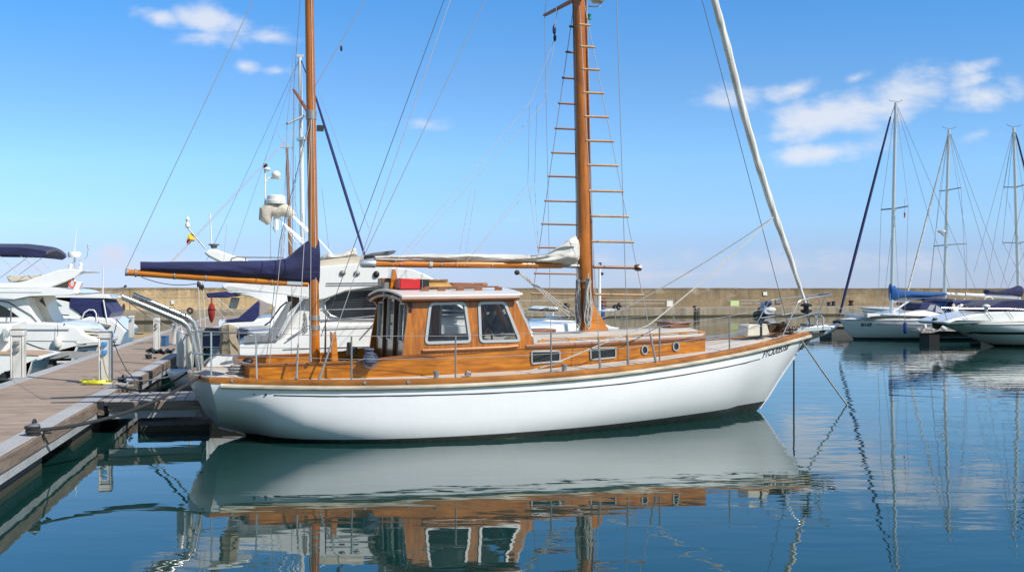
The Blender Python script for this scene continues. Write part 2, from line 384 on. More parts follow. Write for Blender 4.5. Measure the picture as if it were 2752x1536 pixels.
class Hull:
    def __init__(s, xs, b, zs, zk, n, shear=lambda x: 0, bulge=0):
        s.xs, s.b, s.zs, s.zk, s.n, s.shear, s.bulge = xs, b, zs, zk, n, shear, bulge
    def pt(s, x, t, side=-1):
        zs, zk = s.zs(x), s.zk(x); return Vector((x + s.shear(x)*t, side*s.b(x)*(1 - t**s.n(x)), zs - (zs - zk)*t))
    def at_z(s, x, z, side=-1, off=0):
        t = (s.zs(x) - z)/(s.zs(x) - s.zk(x)); p = s.pt(x, max(0, t), side); q = s.pt(x + .02, max(0, t), side); d = (q - p); nrm = Vector((d.y, -d.x, 0)).normalized()*(1 if side < 0 else -1)
        return p + nrm*off
    def mesh(s, nt=16):
        mb = MB(); ts = [(i/nt)**1.0 for i in range(nt + 1)]; rings = []
        for x in s.xs: rings.append([s.pt(x, t, -1) for t in ts] + [s.pt(x, t, 1) for t in ts[-2::-1]])
        mb.loft(rings, False, False); return mb
    def transom(s, m=7):
        ts = [i/16 for i in range(17)]; x = s.xs[0]; ring = [s.pt(x, t, -1) for t in ts] + [s.pt(x, t, 1) for t in ts[-2::-1]]
        rings = []
        for i in range(m + 1):
            k = 1 - i/m*.97; rings.append([Vector((p.x - s.bulge*(1-k*k) - (p.x - x)*(1-k), p.y*k, s.zs(x) + (p.z - s.zs(x))*k)) for p in ring])
        return MB().loft(rings, False, False)
    def edge(s, dz=0, off=0, arc=True, both=True):
        """sheer line: near bow -> near stern (-> round the stern -> far bow)"""
        near = [Vector((x, -s.b(x) - off, s.zs(x) + dz)) for x in reversed(s.xs)]
        if not both: return near
        x = s.xs[0]; z = s.zs(x) + dz; mid = [Vector((x - s.bulge*(1-k*k), k*s.b(x), z)) for k in [-1 + i/6 for i in range(1, 12)]]
        return near + mid + [Vector((p.x, -p.y, p.z)) for p in reversed(near)]
    def deck(s, dz, camber, m=8):
        mb = MB(); rings = []; x0 = s.xs[0]
        for i in range(5):
            f = i/4*.98; rings.append([(x0 - s.bulge*(1-f*f) if True else 0, -s.b(x0)*f*(1-2*j/m)*.98, s.zs(x0) + dz + camber*(1-(1-2*j/m)**2)*.6) for j in range(m + 1)]) if s.bulge and i < 4 else None
        rings = [r for r in rings if r]
        for x in s.xs: rings.append([(x, -s.b(x)*(1-2*j/m)*.99, s.zs(x) + dz + camber*(1-(1-2*j/m)**2)*min(1, s.b(x)/1.2 + .2)) for j in range(m + 1)])
        return mb.loft(rings, False, False)

# ================================================================== THE KETCH
ketch = thing('wooden_ketch', 'large white hulled two-masted wooden sailing boat with varnished wheelhouse, moored stern-to in front', 'sailing boat', K)
bs = spl([0, 1, 2, 3, 4, 5, 6, 7, 8, 9, 10, 10.6, 11], [1.06, 1.36, 1.60, 1.74, 1.80, 1.79, 1.70, 1.52, 1.25, .91, .50, .23, .035])
Rl = [(510,948),(620,953),(750,956),(842,957),(1100,953),(1300,944),(1420,935),(1534,926),(1729,899),(1892,869),(2006,838),(2040,829)]
ry = lerp([a*S for a, b in Rl], [b*S for a, b in Rl])
zx, zv = [], []
for i in range(12):
    x = float(i); b = bs(x); u = K.pr((x, -b, 1.0))[0]; zx.append(x); zv.append(K.Y((u, ry(u)), -b).z - .07)
zsf = spl(zx, [zv[0]] + [(zv[i-1] + 2*zv[i] + zv[i+1])/4 for i in range(1, 11)] + [zv[11]])
zkf = spl([0, .5, 1.2, 2.5, 5, 8, 9.3, 9.85, 10.4, 11], [.13, .0, -.25, -.55, -.7, -.62, -.27, 0, .66, zsf(11) - .04])
bwf = spl([.59, 1, 1.52, 2.6, 3.8, 5.1, 6.7, 8.56, 9.86], [.26, .76, 1.17, 1.60, 1.72, 1.63, 1.28, .65, .01])
def nf0(x):
    if x < .9: return 2.4
    if x > 9.2: return 1.55
    t0 = zsf(x)/(zsf(x) - zkf(x)); return min(6, max(1.3, math.log(max(.03, 1 - bwf(x)/bs(x)))/math.log(t0)))
_nx = [0, .6, 1.0, 1.5, 2.2, 3, 4, 5, 6, 7, 8, 8.8, 9.3, 10, 11]
nf = spl(_nx, [nf0(x) for x in _nx])
XS = [0, .15, .35, .6, .9, 1.3, 1.8, 2.4, 3, 3.6, 4.2, 4.8, 5.4, 6, 6.6, 7.2, 7.8, 8.3, 8.8, 9.2, 9.5, 9.75, 9.95, 10.15, 10.35, 10.55, 10.75, 10.9, 10.99]
KH = Hull(XS, bs, zsf, zkf, nf, lambda x: .2*max(0, 1 - x/1.2), .24)
hull = KH.mesh(20).build('hull', KHULL, ketch, 60)
TRM = mat('transom_shaded_grey', (.50, .52, .53), .3, 0, .3)  # white topsides greyed here: the shade on the stern is put into the colour
KH.transom().build('transom', TRM, ketch, 60)
# sunk-in stripe, fittings and lettering on the topsides
def ribbon(x0, x1, dz, h, off=.004, n=40):
    a = []; b = []
    for i in range(n + 1):
        x = x0 + (x1-x0)*i/n; z = zsf(x) + dz(x) if callable(dz) else zsf(x) + dz; a.append(KH.at_z(x, z + h/2, -1, off)); b.append(KH.at_z(x, z - h/2, -1, off))
    m = len(a); return MB().add(a + b, [(i, i+1, m+i+1, m+i) for i in range(m - 1)])
sdz = lerp([0, 3, 6, 10.3], [-.155, -.165, -.20, -.225])
ribbon(.85, 9.45, sdz, .016).build('cove_stripe', BLACK, hull, 0)
for x, w, h in ((.58, .05, .014), (.74, .034, .034)):
    c = KH.at_z(x, zsf(x) + sdz(x) + .004, -1, .004); MB().add([c + Vector((w/2*math.cos(a), 0, h/2*math.sin(a))) for a in [2*math.pi*i/14 for i in range(14)]], [tuple(range(14))]).build('hull_fitting', BLACK, hull, 0)
def lettering(txt, size, place, name, m, parent, shear=.35):
    cu = bpy.data.curves.new('lettering', 'FONT'); cu.body = txt; cu.size = size; cu.shear = shear; cu.align_x = 'LEFT'; cu.offset = .004*size/.185; cu.resolution_u = 2
    t = bpy.data.objects.new('tmp', cu); col.objects.link(t); dg = bpy.context.evaluated_depsgraph_get(); dg.update()
    me = bpy.data.meshes.new_from_object(t.evaluated_get(dg)); bm = bmesh.new(); bm.from_mesh(me); bmesh.ops.triangulate(bm, faces=bm.faces); bmesh.ops.subdivide_edges(bm, edges=[e for e in bm.edges if e.calc_length() > size*.5], cuts=2)
    for v in bm.verts: v.co = place(v.co.x, v.co.y)
    bm.to_mesh(me); bm.free(); bpy.data.objects.remove(t); o = bpy.data.objects.new(name, me); me.materials.clear(); me.materials.append(m); col.objects.link(o); o.parent = parent; return o
INK = mat('lettering_ink', (.03, .03, .035), .5)
lettering('FYCIUI:EUSIP', .185, lambda u, v: KH.at_z(9.50 + u*.78, zsf(9.50 + u*.78) + sdz(9.5) + .005 + .035*u + v, -1, .004), 'name_lettering', INK, hull)
lettering('FYCIUI', .13, lambda u, v: Vector((-.19 + .10*((.62 - u)/.5)**2 - .0 + .16*(.30 - v)*.4 - .022, -.36 - u*.98, .40 + v*.8)), 'stern_lettering', INK, hull, .2)

edge = KH.edge(0)
sweep(MB(), edge, [(-.055, -.005), (.014, -.005), (.02, .03), (.014, .07), (-.05, .075)]).build('toe_rail', wood((.26, .085, .009), (.56, .215, .032), 0, .35, .25, .6)('toe_rail_varnish'), ketch)
STRK = wood((.36, .32, .26), (.70, .66, .56), 0, .7, 0, .6)('strake_wood')
for sd in (-1, 1):
    e2 = [p for p in KH.edge(0, 0, both=False)][:-1]
    if sd > 0: e2 = [Vector((p.x, -p.y, p.z)) for p in reversed(e2)]
    sweep(MB(), e2, [(-.01, -.012), (.03, -.014), (.05, -.035), (.05, -.06), (.03, -.08), (-.01, -.082)]).build('rubbing_strake', STRK, ketch)
KH.deck(0.0, .13).build('deck', TEAK, ketch, 60)
# dark stem iron and bow roller
stem = [(x, 0, KH.zk(x)) for x in (9.9, 10.1, 10.3, 10.5, 10.7, 10.9, 11.02)]
MB().tube([Vector(p) + Vector((.01, 0, -.005)) for p in stem], .009, 6).build('stem_band', GELW, ketch)
bz = zsf(11)
bowm = MB(); bowm.prism([(10.62, bz - .16), (10.75, bz - .01), (11.28, bz + .02), (11.3, bz - .03), (11.0, bz - .12), (10.8, bz - .3)], -.06, .06); bowm.build('stem_head', mat('dark_bronze', (.018, .03, .026), .6), ketch, bevel=.006)
br = MB(); br.box((11.0, -.09, bz + .09), (.85, .02, .07), ry=-3).box((11.0, .09, bz + .09), (.85, .02, .07), ry=-3).box((10.95, 0, bz + .06), (.8, .18, .02), ry=-3)
br.tube([(11.25, -.1, bz + .07), (11.25, -.1, bz + .3), (11.2, -.1, bz + .34), (11.2, .1, bz + .34), (11.25, .1, bz + .3), (11.25, .1, bz + .07)], .016); br.build('bow_roller', ALU, ketch)
an = MB(); an.add([(11.28, 0, bz - .06), (11.60, -.13, bz + .16), (11.68, 0, bz + .20), (11.60, .13, bz + .16), (11.55, 0, bz + .02)], [(0, 4, 1), (1, 4, 2), (2, 4, 3), (3, 4, 0), (0, 1, 2, 3)])
an.tube([(11.6, 0, bz + .12), (11.35, 0, bz + .14), (10.9, 0, bz + .1)], .02); an.build('anchor', ALU, ketch)
# anchor windlass and chain
wl = MB(); wl.box((10.15, -.05, bz + .11), (.34, .3, .14)); wl.lathe([(.0, -.3), (.07, -.3), (.09, -.27), (.05, -.2), (.05, .2), (.09, .27), (.07, .3), (0, .3)], (10.2, -.05, bz + .16), 12, 'y')
for i in range(9): wl.torus((10.3 + .06*i, -.07 + .02*math.sin(i*2), bz + .1 + .01*(i % 2)), .03, .009, 'y' if i % 2 else 'z', 8, 5)
for i in range(6): wl.lathe([(0, 0), (.03, 0), (.025, .04), (.03, .07), (0, .08)], (9.98 + .08*i, .12*math.sin(i*2.1), bz + .05 + .01*i), 8)
wl.box((10.42, .08, bz + .08), (.3, .05, .05), rz=15).box((10.5, -.12, bz + .08), (.24, .04, .04), rz=-12)
wl.build('anchor_windlass', mat('rusty_iron', (.07, .035, .02), .7, .3), ketch)
lb = MB(); lb.prism([(9.42, bz - .02), (9.44, bz + .17), (9.5, bz + .2), (9.85, bz + .21), (9.92, bz + .0)], -.32, .02); lb.build('deck_locker', GELC, ketch, bevel=.02)
MB().box((9.72, -.15, bz + .1), (.04, .36, .24)).build('locker_strap', BLACK, ketch)

# ---- cabin trunk
PA, PB = (5.0, -1.14), (8.9, -.72)
yt = lerp([3.2, 5.0, 8.9], [-1.15, -1.14, -.72])
tp = [K.Y(C3(870, 1020), -1.15), K.Y(C3(1300, 985), -1.15), K.Y(C3(1745, 945), -1.14), K.V(C4(0, 825), PA, PB), K.V(C4(570, 797), PA, PB), K.V(C4(900, 779), PA, PB), K.V(C4(1138, 766), PA, PB)]
xe = tp[-1].x; ztop = spl([p.x for p in tp], [p.z for p in tp])
deckz = lambda x, y: zsf(x) + .13*(1 - (y/bs(x))**2)
sx = [3.22 + (xe - 3.22)*i/16 for i in range(17)]
mb = MB(); ringA = [(x, yt(x), deckz(x, yt(x)) - .05) for x in sx] + [(xe + .10, yt(xe)*.6, deckz(xe, .3) - .05), (xe + .16, 0, deckz(xe, 0) - .05), (xe + .10, -yt(xe)*.6, deckz(xe, .3) - .05)] + [(x, -yt(x), deckz(x, yt(x)) - .05) for x in reversed(sx)]
ringB = [(x, yt(x)*.99, ztop(x)) for x in sx] + [(xe + .05, yt(xe)*.6, ztop(xe) + .05), (xe + .09, 0, ztop(xe) + .09), (xe + .05, -yt(xe)*.6, ztop(xe) + .05)] + [(x, -yt(x)*.99, ztop(x)) for x in reversed(sx)]
mb.loft([ringA, ringB], False, False); trunk = mb.build('cabin_trunk', VARN_X, ketch)
def trz(x, y): return ztop(min(x, xe)) + .14*(1 - min(1, abs(y/yt(min(x, xe))))**2)
mb = MB(); rings = []
for x in sx + [xe + .06]:
    w = yt(min(x, xe))*(1.0 if x <= xe else .8); rings.append([(x, w*(1 - 2*j/10), trz(x, w*(1 - 2*j/10)) + .012) for j in range(11)])
mb.loft(rings, False, False).build('trunk_top', TEAK, trunk, 60)
trim = [Vector((x, yt(x), ztop(x))) for x in reversed(sx) if x > 4.7] 
trim = [Vector((xe + .1, 0, ztop(xe) + .09)), Vector((xe + .06, yt(xe)*.6, ztop(xe) + .045)), Vector((xe + .0, yt(xe)*.98, ztop(xe)))] + trim[1:]
sweep(MB(), trim, [(-.03, -.03), (.022, -.03), (.028, .005), (.012, .028), (-.03, .03)]).build('trunk_trim', MAHOG_T, trunk)
def portlight(loop_px, hw, plane):
    pts = [K.V(q, PA, PB) for q in loop_px]
    lo = [(p.x, p.z) for p in pts]; lo = rpoly(lo, hw*2.0, 4)
    fy = lambda x, o: yt(x) - o
    inn = offs(lo, hw)
    MB().plate([lo, inn], lambda u, v: (u, fy(u, .022), v), lambda u, v: (u, fy(u, -.02), v)).build('portlight_frame', STEELP, trunk, bevel=.004)
    MB().add([(u, fy(u, .006), v) for u, v in inn], [tuple(range(len(inn)))]).build('portlight_glass', GLASS_D, trunk, 0)
STEELP = mat('pale_alloy_frame', (.44, .44, .43), .4, .5)
portlight([C3(1722, 985), C3(1980, 983), C3(1978, 1085), C3(1725, 1108)], .024, 0)
portlight([C4(243, 846), C4(446, 838), C4(446, 926), C4(246, 942)], .024, 0)
for cx, cy, rx, rz_ in ((667, 861, 27, 38), (909, 834, 27, 38)):
    portlight([C4(cx + rx*math.cos(2*math.pi*i/12), cy + rz_*math.sin(2*math.pi*i/12)) for i in range(12)], .022, 0)
# grab rail on the trunk and fore hatch
def grabrail(pts, feet, name, m, par, h=.05):
    g = MB(); g.tube([Vector(p) + Vector((0, 0, h)) for p in pts], .016, 6, sq=(1.2, .9))
    for f in feet: g.box(Vector(f) + Vector((0, 0, h*.45)), (.12, .03, h*.95))
    return g.build(name, m, par)
gx = [5.15, 5.7, 6.25, 6.8, 7.35, 7.9, 8.3]
GRW = wood((.42, .20, .06), (.66, .36, .13), 0, .4, .3)('grab_rail_wood')
for sd in (-1, 1):
    gp = [(x, sd*(-yt(x) - .16), trz(x, -yt(x) - .16)) for x in gx]; grabrail(gp, gp, 'grab_rail', GRW, trunk)
hx = K.Y(C4(893, 690), .1).x
ht = MB(); ht.box((hx, .12, trz(hx, 0) + .05), (.40, .5, .07)).box((hx, .12, trz(hx, 0) + .10), (.46, .56, .03)); ht.build('fore_hatch', MAHOG_T, trunk, bevel=.012)
h2 = MB(); h2.box((5.6, .35, trz(5.6, 0) + .04), (.5, .5, .05)); h2.build('midship_hatch', MAHOG_T, trunk, bevel=.012)

# ---- wheelhouse
WY = 1.15
def wy(z): return -WY + max(0, z - 1.35)*.13
def k2(q): p = K.Y(q, -1.11); return (p.x, p.z)
side = [k2(C3(*q)) for q in ((588, 1045), (606, 900), (640, 690), (652, 615), (630, 575), (588, 548), (588, 525), (1588, 512), (1660, 700), (1738, 890), (1748, 958), (1300, 995), (880, 1030))]
w1 = [k2(C3(*q)) for q in ((835, 562), (1160, 556), (1196, 918), (778, 932))]
w2 = [k2(C3(*q)) for q in ((1262, 556), (1508, 552), (1634, 908), (1262, 918))]
w1, w2 = rpoly(w1, .09), rpoly(w2, .09)
for w in (w1, w2): pass
def sidewall(sd):
    return MB().plate([side, offs(w1, .03), offs(w2, .03)], lambda u, v: (u, -sd*wy(v), v), lambda u, v: (u, -sd*(wy(v) + .045), v))
def two(sd, m): return sidewall(sd)
wh = sidewall(-1)
wheel = bpy.data.objects.new('wheelhouse', None); col.objects.link(wheel); wheel.parent = ketch
wh.build('side_wall', VARN_Z, wheel); sidewall(1).build('side_wall', VARN_Z, wheel)
for sd in (-1, 1):
    for w in (w1, w2):
        inn = offs(w, .045)
        MB().plate([w, inn], lambda u, v: (u, -sd*(wy(v) - .018), v), lambda u, v: (u, -sd*(wy(v) + .06), v)).build('window_frame', STEELP, wheel, bevel=.006)
        MB().add([(u, -sd*(wy(v) + .012), v) for u, v in inn], [tuple(range(len(inn)))]).build('window_pane', GLASS, wheel, 0)
zrf = k2(C3(588, 530))[1]; zrf2 = k2(C3(1600, 515))[1]
xa, xf = k2(C3(578, 510))[0], k2(C3(1660, 490))[0]
rz0 = lambda x: zrf + (zrf2 - zrf)*(x - xa)/(xf - xa)
RCAM = .10
def roofz(x, y): return rz0(x) + RCAM*(1 - (y/1.17)**2) + .035
rings = []
for i in range(17):
    f = i/16; x = xa + (xf - xa)*f; ins = .0 if f < .93 else (f - .93)/.07*.10
    ys = [-1.17 + ins + (2.34 - 2*ins)*j/18 for j in range(19)]
    rings.append([(x - (.0 if i else .05*(1 - abs(y/1.17))), y, roofz(x, y) - .022) for y in ys] + [(x - (.0 if i else .05*(1 - abs(y/1.17))), y, roofz(x, y) + .012) for y in reversed(ys)])
MB().loft(rings).build('wheelhouse_roof', gel((.78, .76, .72), .5, .1)('roof_paint'), wheel, 50, bevel=.012)
tr = MB()
for sd in (-1, 1): tr.tube([(xa + (xf - .1 - xa)*i/8, sd*1.15, rz0(xa + (xf - .1 - xa)*i/8) - .008) for i in range(9)], .038, 8)
tr.tube([(xa + .03, y, roofz(xa, y) - .085) for y in [-1.13 + 2.26*j/14 for j in range(15)]], .026, 6); tr.build('roof_trim', MAHOG_T, wheel)
# aft bulkhead with its door and tall windows
xb = k2(C3(606, 900))[0] + .05
zb0, zb1 = .80, rz0(xb) + .02
loop = [(-1.0, zb0), (1.0, zb0), (1.06, zb1 - .35), (1.12, zb1 - .02)] + [(y, roofz(xb, y) - .06) for y in (.8, .4, 0, -.4, -.8)] + [(-1.12, zb1 - .02), (-1.06, zb1 - .35)]
zt_ = k2(C3(600, 570))[1]; zb_ = k2(C3(600, 920))[1]
holes = [rrect(a, zb_, b, zt_ + ex, .05) for a, b, ex in ((-.90, -.58, 0), (-.22, .20, .08), (.52, .86, 0))]
MB().plate([loop] + holes, lambda u, v: (xb + .08*(v - 1.3)*.6, u, v), lambda u, v: (xb + .05 + .08*(v - 1.3)*.6, u, v)).build('aft_bulkhead', MAHOG, wheel, bevel=.004)
for h in holes:
    inn = offs(h, .022); MB().plate([h, inn], lambda u, v: (xb - .02 + .048*(v - 1.3), u, v), lambda u, v: (xb + .03 + .048*(v - 1.3), u, v)).build('bulkhead_window_frame', STEELP, wheel)
    MB().add([(xb + .01 + .048*(v - 1.3), u, v) for u, v in inn], [tuple(range(len(inn)))]).build('bulkhead_window_pane', GLASS, wheel, 0)
for y in (-.36, .36): MB().box((xb - .015, y, (zb0 + zb1)/2), (.05, .06, zb1 - zb0 - .04), ry=2).build('door_post', MAHOG, wheel, bevel=.008)
# windscreen in two canted halves
a0 = Vector((*k2(C3(1588, 525)), 0)); a1 = Vector((*k2(C3(1742, 925)), 0)); a0 = Vector((a0.x, wy(a0.y), a0.y)); a1 = Vector((a1.x, wy(a1.y), a1.y))
for sd in (-1, 1):
    A0 = Vector((a0.x, -sd*a0.y*-1 if False else sd*abs(a0.y), a0.z)); A1 = Vector((a1.x, sd*abs(a1.y), a1.z)); C0 = Vector((a0.x + .40, 0, a0.z + .10)); C1_ = Vector((a1.x + .46, 0, a1.z + .03))
    def fw(u, v, d): p = (A1.lerp(C1_, u)).lerp(A0.lerp(C0, u), v); return p + Vector((-d, 0, d*.3))
    hl = [rrect(.03, .06, .47, .95, .05), rrect(.53, .08, .95, .93, .05)]
    MB().plate([[(0, 0), (1, 0), (1, 1), (0, 1)]] + hl, lambda u, v: fw(u, v, 0), lambda u, v: fw(u, v, .05)).build('windscreen_frame', VARN_Z, wheel)
    for h in hl:
        inn = [(.5*(p[0] - .5*(h[0][0] + h[len(h)//2][0])) + p[0]*.5 + .25*(h[0][0] + h[len(h)//2][0]), p[1]) for p in h]; inn = [(c[0] + (p[0] - c[0])*.88, c[1] + (p[1] - c[1])*.93) for p in h for c in [((min(q[0] for q in h) + max(q[0] for q in h))/2, .505)]]
        MB().plate([h, inn], lambda u, v: fw(u, v, -.02), lambda u, v: fw(u, v, .03)).build('windscreen_rim', STEELP, wheel)
        MB().add([fw(u, v, .005) for u, v in inn], [tuple(range(len(inn)))]).build('windscreen_pane', GLASS, wheel, 0)
# interior seen through the panes
MB().box(((xb + 4.9)/2, 0, .86), (4.9 - xb, 1.9, .05)).build('wheelhouse_sole', MAHOG, wheel)
it = MB(); it.box((4.74, 0, 1.18), (.3, 2.0, .36)).box((3.5, .8, 1.1), (.6, .3, .36)).box((3.42, .2, 1.5), (.06, .10, .95)); it.build('helm_console', MAHOG, wheel, bevel=.01)
mo = MB(); mo.box((4.66, -.3, 1.46), (.10, .22, .16), rz=15); mo.build('chart_screen', mat('screen_plastic', (.06, .06, .06), .4), wheel, bevel=.01)
bagm = MB(); bagm.ell((4.72, -.68, 1.40), (.12, .15, .09), 12, 7, .5, 3); bagm.build('seat_cushion', TAN, wheel)
MB().torus((4.42, -.42, 1.42), .19, .016, 'x', 20, 6).build('steering_wheel', MAHOG_T, wheel)
hr = [K.Y(C3(x, y), -1.17) for x, y in ((770, 985), (1000, 978), (1300, 964), (1500, 955), (1610, 945))]
MB().tube(hr, .02, 6, sq=(.8, 1.2)).build('grab_rail', VARN_X, wheel)
lo = MB(); lo.tube([K.Y(C3(x, y), -1.165) for x, y in ((770, 997), (1000, 990), (1300, 976), (1600, 958))], .012, 6); lo.build('rub_bead', MAHOG_T, wheel)
# roof furniture
rx = lambda cx: k2(C3(cx, 470))[0]
gp = [(rx(c), -.72, roofz(rx(c), -.72) + .0) for c in (850, 1000, 1165, 1330, 1510)]
grabrail(gp, gp, 'grab_rail', MAHOG_T, wheel, .07); grabrail([(x, -y, z) for x, y, z in gp], [(x, -y, z) for x, y, z in gp], 'grab_rail', MAHOG_T, wheel, .07)
b1 = MB(); b1.prism([(rx(845), roofz(rx(845), 0) + .02), (rx(815), roofz(3.5, 0) + .13), (rx(1100), roofz(3.8, 0) + .125), (rx(1140), roofz(4, 0) + .05), (rx(1140), roofz(4, 0) + .02)], -.45, .2); b1.build('sliding_hatch', wood((.45, .24, .05), (.70, .42, .12), 0, .35, .4)('yellow_varnish'), wheel, bevel=.008)
MB().box(((rx(815) + rx(1100))/2, -.12, roofz(3.6, 0) + .145), (rx(1100) - rx(815), .72, .03)).build('hatch_lid', MAHOG_T, wheel, bevel=.008)
b2 = MB(); b2.box(((rx(1145) + rx(1430))/2, -.1, roofz(4.2, 0) + .07), (rx(1430) - rx(1145), .6, .06)).tube([(rx(1430), -.2, roofz(4.5, 0) + .06), (rx(1505), -.2, roofz(4.5, 0) + .075)], .035, 6); b2.build('stowed_boarding_plank', MAHOG_T, wheel, bevel=.012)
# boom crutch and search light at the after end of the roof
zc = roofz(xa + .2, 0)
cr = MB(); bt = K.Y(C3(515, 262), 0); cr.prism([(bt.x - .075, zc), (bt.x - .02, bt.z - .02), (bt.x + .02, bt.z - .02), (bt.x + .10, zc), (bt.x + .07, zc), (bt.x, bt.z - .22), (bt.x - .03, zc)], -.05, .05); cr.build('boom_crutch', BOOM_W, ketch, bevel=.006)
sl = MB(); c = K.Y(C3(445, 430), 0); sl.lathe([(0, -.06), (.05, -.06), (.06, 0), (.06, .1), (0, .1)], (c.x, 0, c.z - .02), 14).tube([(c.x, 0, c.z - .18), (c.x, 0, c.z)], .03); sl.build('search_light', STEEL, ketch)
c = K.Y(C3(487, 388), .25); MB().box((c.x, .25, c.z), (.36, .3, .14)).build('instrument_box', MAHOG_T, ketch, bevel=.012); MB().box((c.x, .25, c.z - .15), (.2, .2, .16)).build('box_foot', MAHOG, ketch)

# ---- cockpit
ct = [K.Y(C2(1212, 1112), -.98), K.Y(C2(1640, 1103), -1.06), K.Y(C2(2288, 1075), -1.14), K.Y(C3(370, 1062), -1.17), K.Y(C3(890, 1016), -1.19)]
czt = spl([p.x for p in ct], [p.z for p in ct]); x0c, x1c = ct[0].x, ct[-1].x
yc = lerp([x0c, 1.5, 2.5, x1c], [-.98, -1.09, -1.17, -1.19])
cxs = [x0c + (x1c - x0c)*i/14 for i in range(15)]
def coam(out): return lambda x: yc(x) + out
base = lambda x: deckz(x, yc(x)) - .03
arc = [(x0c - .12*(1 - k*k), yc(x0c)*k) for k in (.9, .75, .5, 0, -.5, -.75, -.9)]
pathx = [(x, yc(x)) for x in reversed(cxs)] + arc + [(x, -yc(x)) for x in cxs]
zt2 = lambda x: czt(max(x, x0c)) - (0 if x < x1c - .12 else (x - x1c + .12)*.3)
rings = []
for dx, dz in ((0, 'b'), (0, 't'), (.04, 't'), (.04, 'b')):
    ring = []
    for i, (x, y) in enumerate(pathx):
        t = Vector((pathx[min(i+1, len(pathx)-1)][0] - pathx[max(i-1, 0)][0], pathx[min(i+1, len(pathx)-1)][1] - pathx[max(i-1, 0)][1], 0)).normalized(); nrm = Vector((-t.y, t.x, 0))
        ring.append(Vector((x, y, (deckz(max(x, 0), abs(y)) - .04 if dz == 'b' else zt2(x)))) - nrm*dx)
    rings.append(ring)
coamo = MB().loft(rings, False, False).build('cockpit_coaming', VARN_X, ketch)
sweep(MB(), [Vector((x, y, zt2(x))) for x, y in pathx], [(-.055, -.012), (.02, -.012), (.02, .018), (-.055, .018)]).build('coaming_cap', VARN_D, coamo)
fl = MB(); fl.add([(x0c, -.9, .62), (3.0, -1.1, .62), (3.0, 1.1, .62), (x0c, .9, .62)], [(0, 1, 2, 3)]); fl.build('cockpit_sole', TEAK, ketch, 0)
se = MB()
for sd in (-1, 1): se.box((1.9, sd*.82, .78), (2.0, .42, .05)).box((1.9, sd*.62, .7), (2.0, .03, .16))
se.build('cockpit_seat', VARN_D, ketch)
bn = MB(); q = K.Y(C2(1960, 900), -.35); bn.prism([(q.x - .05, q.z - .55), (q.x - .07, q.z + .15), (q.x - .03, q.z + .11), (q.x + .01, q.z + .15), (q.x + .06, q.z - .55)], -.42, -.3); bn.build('belaying_post', BOOM_W, ketch, bevel=.01)
bb = MB(); bb.box((q.x + .3, -.2, q.z - .17), (.15, .16, .13)).lathe([(.0, 0), (.035, 0), (.03, .08), (0, .085)], (q.x + .24, -.25, q.z - .11), 12); bb.build('compass_binnacle', BLACK, ketch, bevel=.02)
MB().tube([(q.x - .16, -.38, q.z - .6), (q.x - .15, -.38, q.z + .1), (q.x - .15, -.38, q.z + .4)], [.02, .014, .006], 6).build('boathook', MAHOG, ketch)

# ---- spars
def K0(q, y=0): return K.Y(q, y)
mt0 = K0(D(1470, 830)); mtA = K0(D(1470, 640)); mtB = K0(D(1456, 0)); dirm = (mtB - mtA)/(mtB.z - mtA.z)
mast_at = lambda z: Vector((mtA.x + dirm.x*(z - mtA.z), 0, z))
MB().tube([mast_at(z) for z in (1.45, 3, 5, 7, 9, 11.2, 12.6)], [.112, .112, .108, .103, .095, .07, .05], 20).build('main_mast', MAST_W, ketch)
mainmast = ketch.children[-1] if False else bpy.data.objects['main_mast']
MB().prism([(mast_at(1.5).x - .10, trz(6.3, 0)), (mast_at(1.5).x - .02, 1.98), (mast_at(1.5).x + .10, 1.98), (mast_at(1.5).x + .40, trz(6.5, 0)+.02)], -.1, .1).build('mast_step_chock', BOOM_W, ketch, bevel=.008)
for z, h in ((2.36, .035),): MB().lathe([(.116, 0), (.122, .01), (.122, h), (.116, h + .01)], mast_at(z), 18).build('mast_band', STEEL, mainmast)
MB().tube([mast_at(1.9) + Vector((.115, -.05, 0)), mast_at(7.6) + Vector((.11, -.05, 0))], .018, 6).build('mast_track', VARN_D, mainmast)
zz0 = K0(D(792, 880)); zzB = K0(D(778, 0)); dz_ = (zzB - zz0)/(zzB.z - zz0.z)
miz_at = lambda z: Vector((zz0.x + dz_.x*(z - zz0.z), 0, z))
MB().tube([miz_at(z) for z in (.63, 2, 4, 6, 8, 9)], [.078, .078, .076, .072, .062, .045], 18).build('mizzen_mast', MAST_W, ketch); mizm = bpy.data.objects['mizzen_mast']
for cy, h in ((700, .075), (785, .075)):
    p = K0(C2(1790, cy + 12)); MB().lathe([(.08, 0), (.087, .008), (.087, h), (.08, h + .008)], miz_at(p.z - .02), 16).build('mast_band', STEEL, mizm)
MB().tube([miz_at(1.6) + Vector((.02, -.082, 0)), miz_at(6.8) + Vector((.02, -.074, 0))], .007, 5).build('halyard', ROPE, mizm)
# mizzen hounds: fitting, spreaders, lamp
p = K0(C7(1105, 650)); MB().lathe([(.074, 0), (.082, .01), (.082, .14), (.074, .15)], miz_at(p.z - .04), 16).build('hounds_fitting', STEEL, mizm)
for sd in (1,):
    a = miz_at(p.z + .02); e = K.Y(C7(1005, 495), .95); MB().tube([a, e], [.03, .02], 6, sq=(1.4, .7)).build('spreader', MAHOG_T, mizm)
    e2 = K.Y(C7(968, 682), -.3) if False else K.Y(C7(968, 682), .5); 
MB().box(miz_at(p.z - .16) + Vector((.14, 0, 0)), (.10, .08, .09)).build('steaming_light', BLACK, mizm)
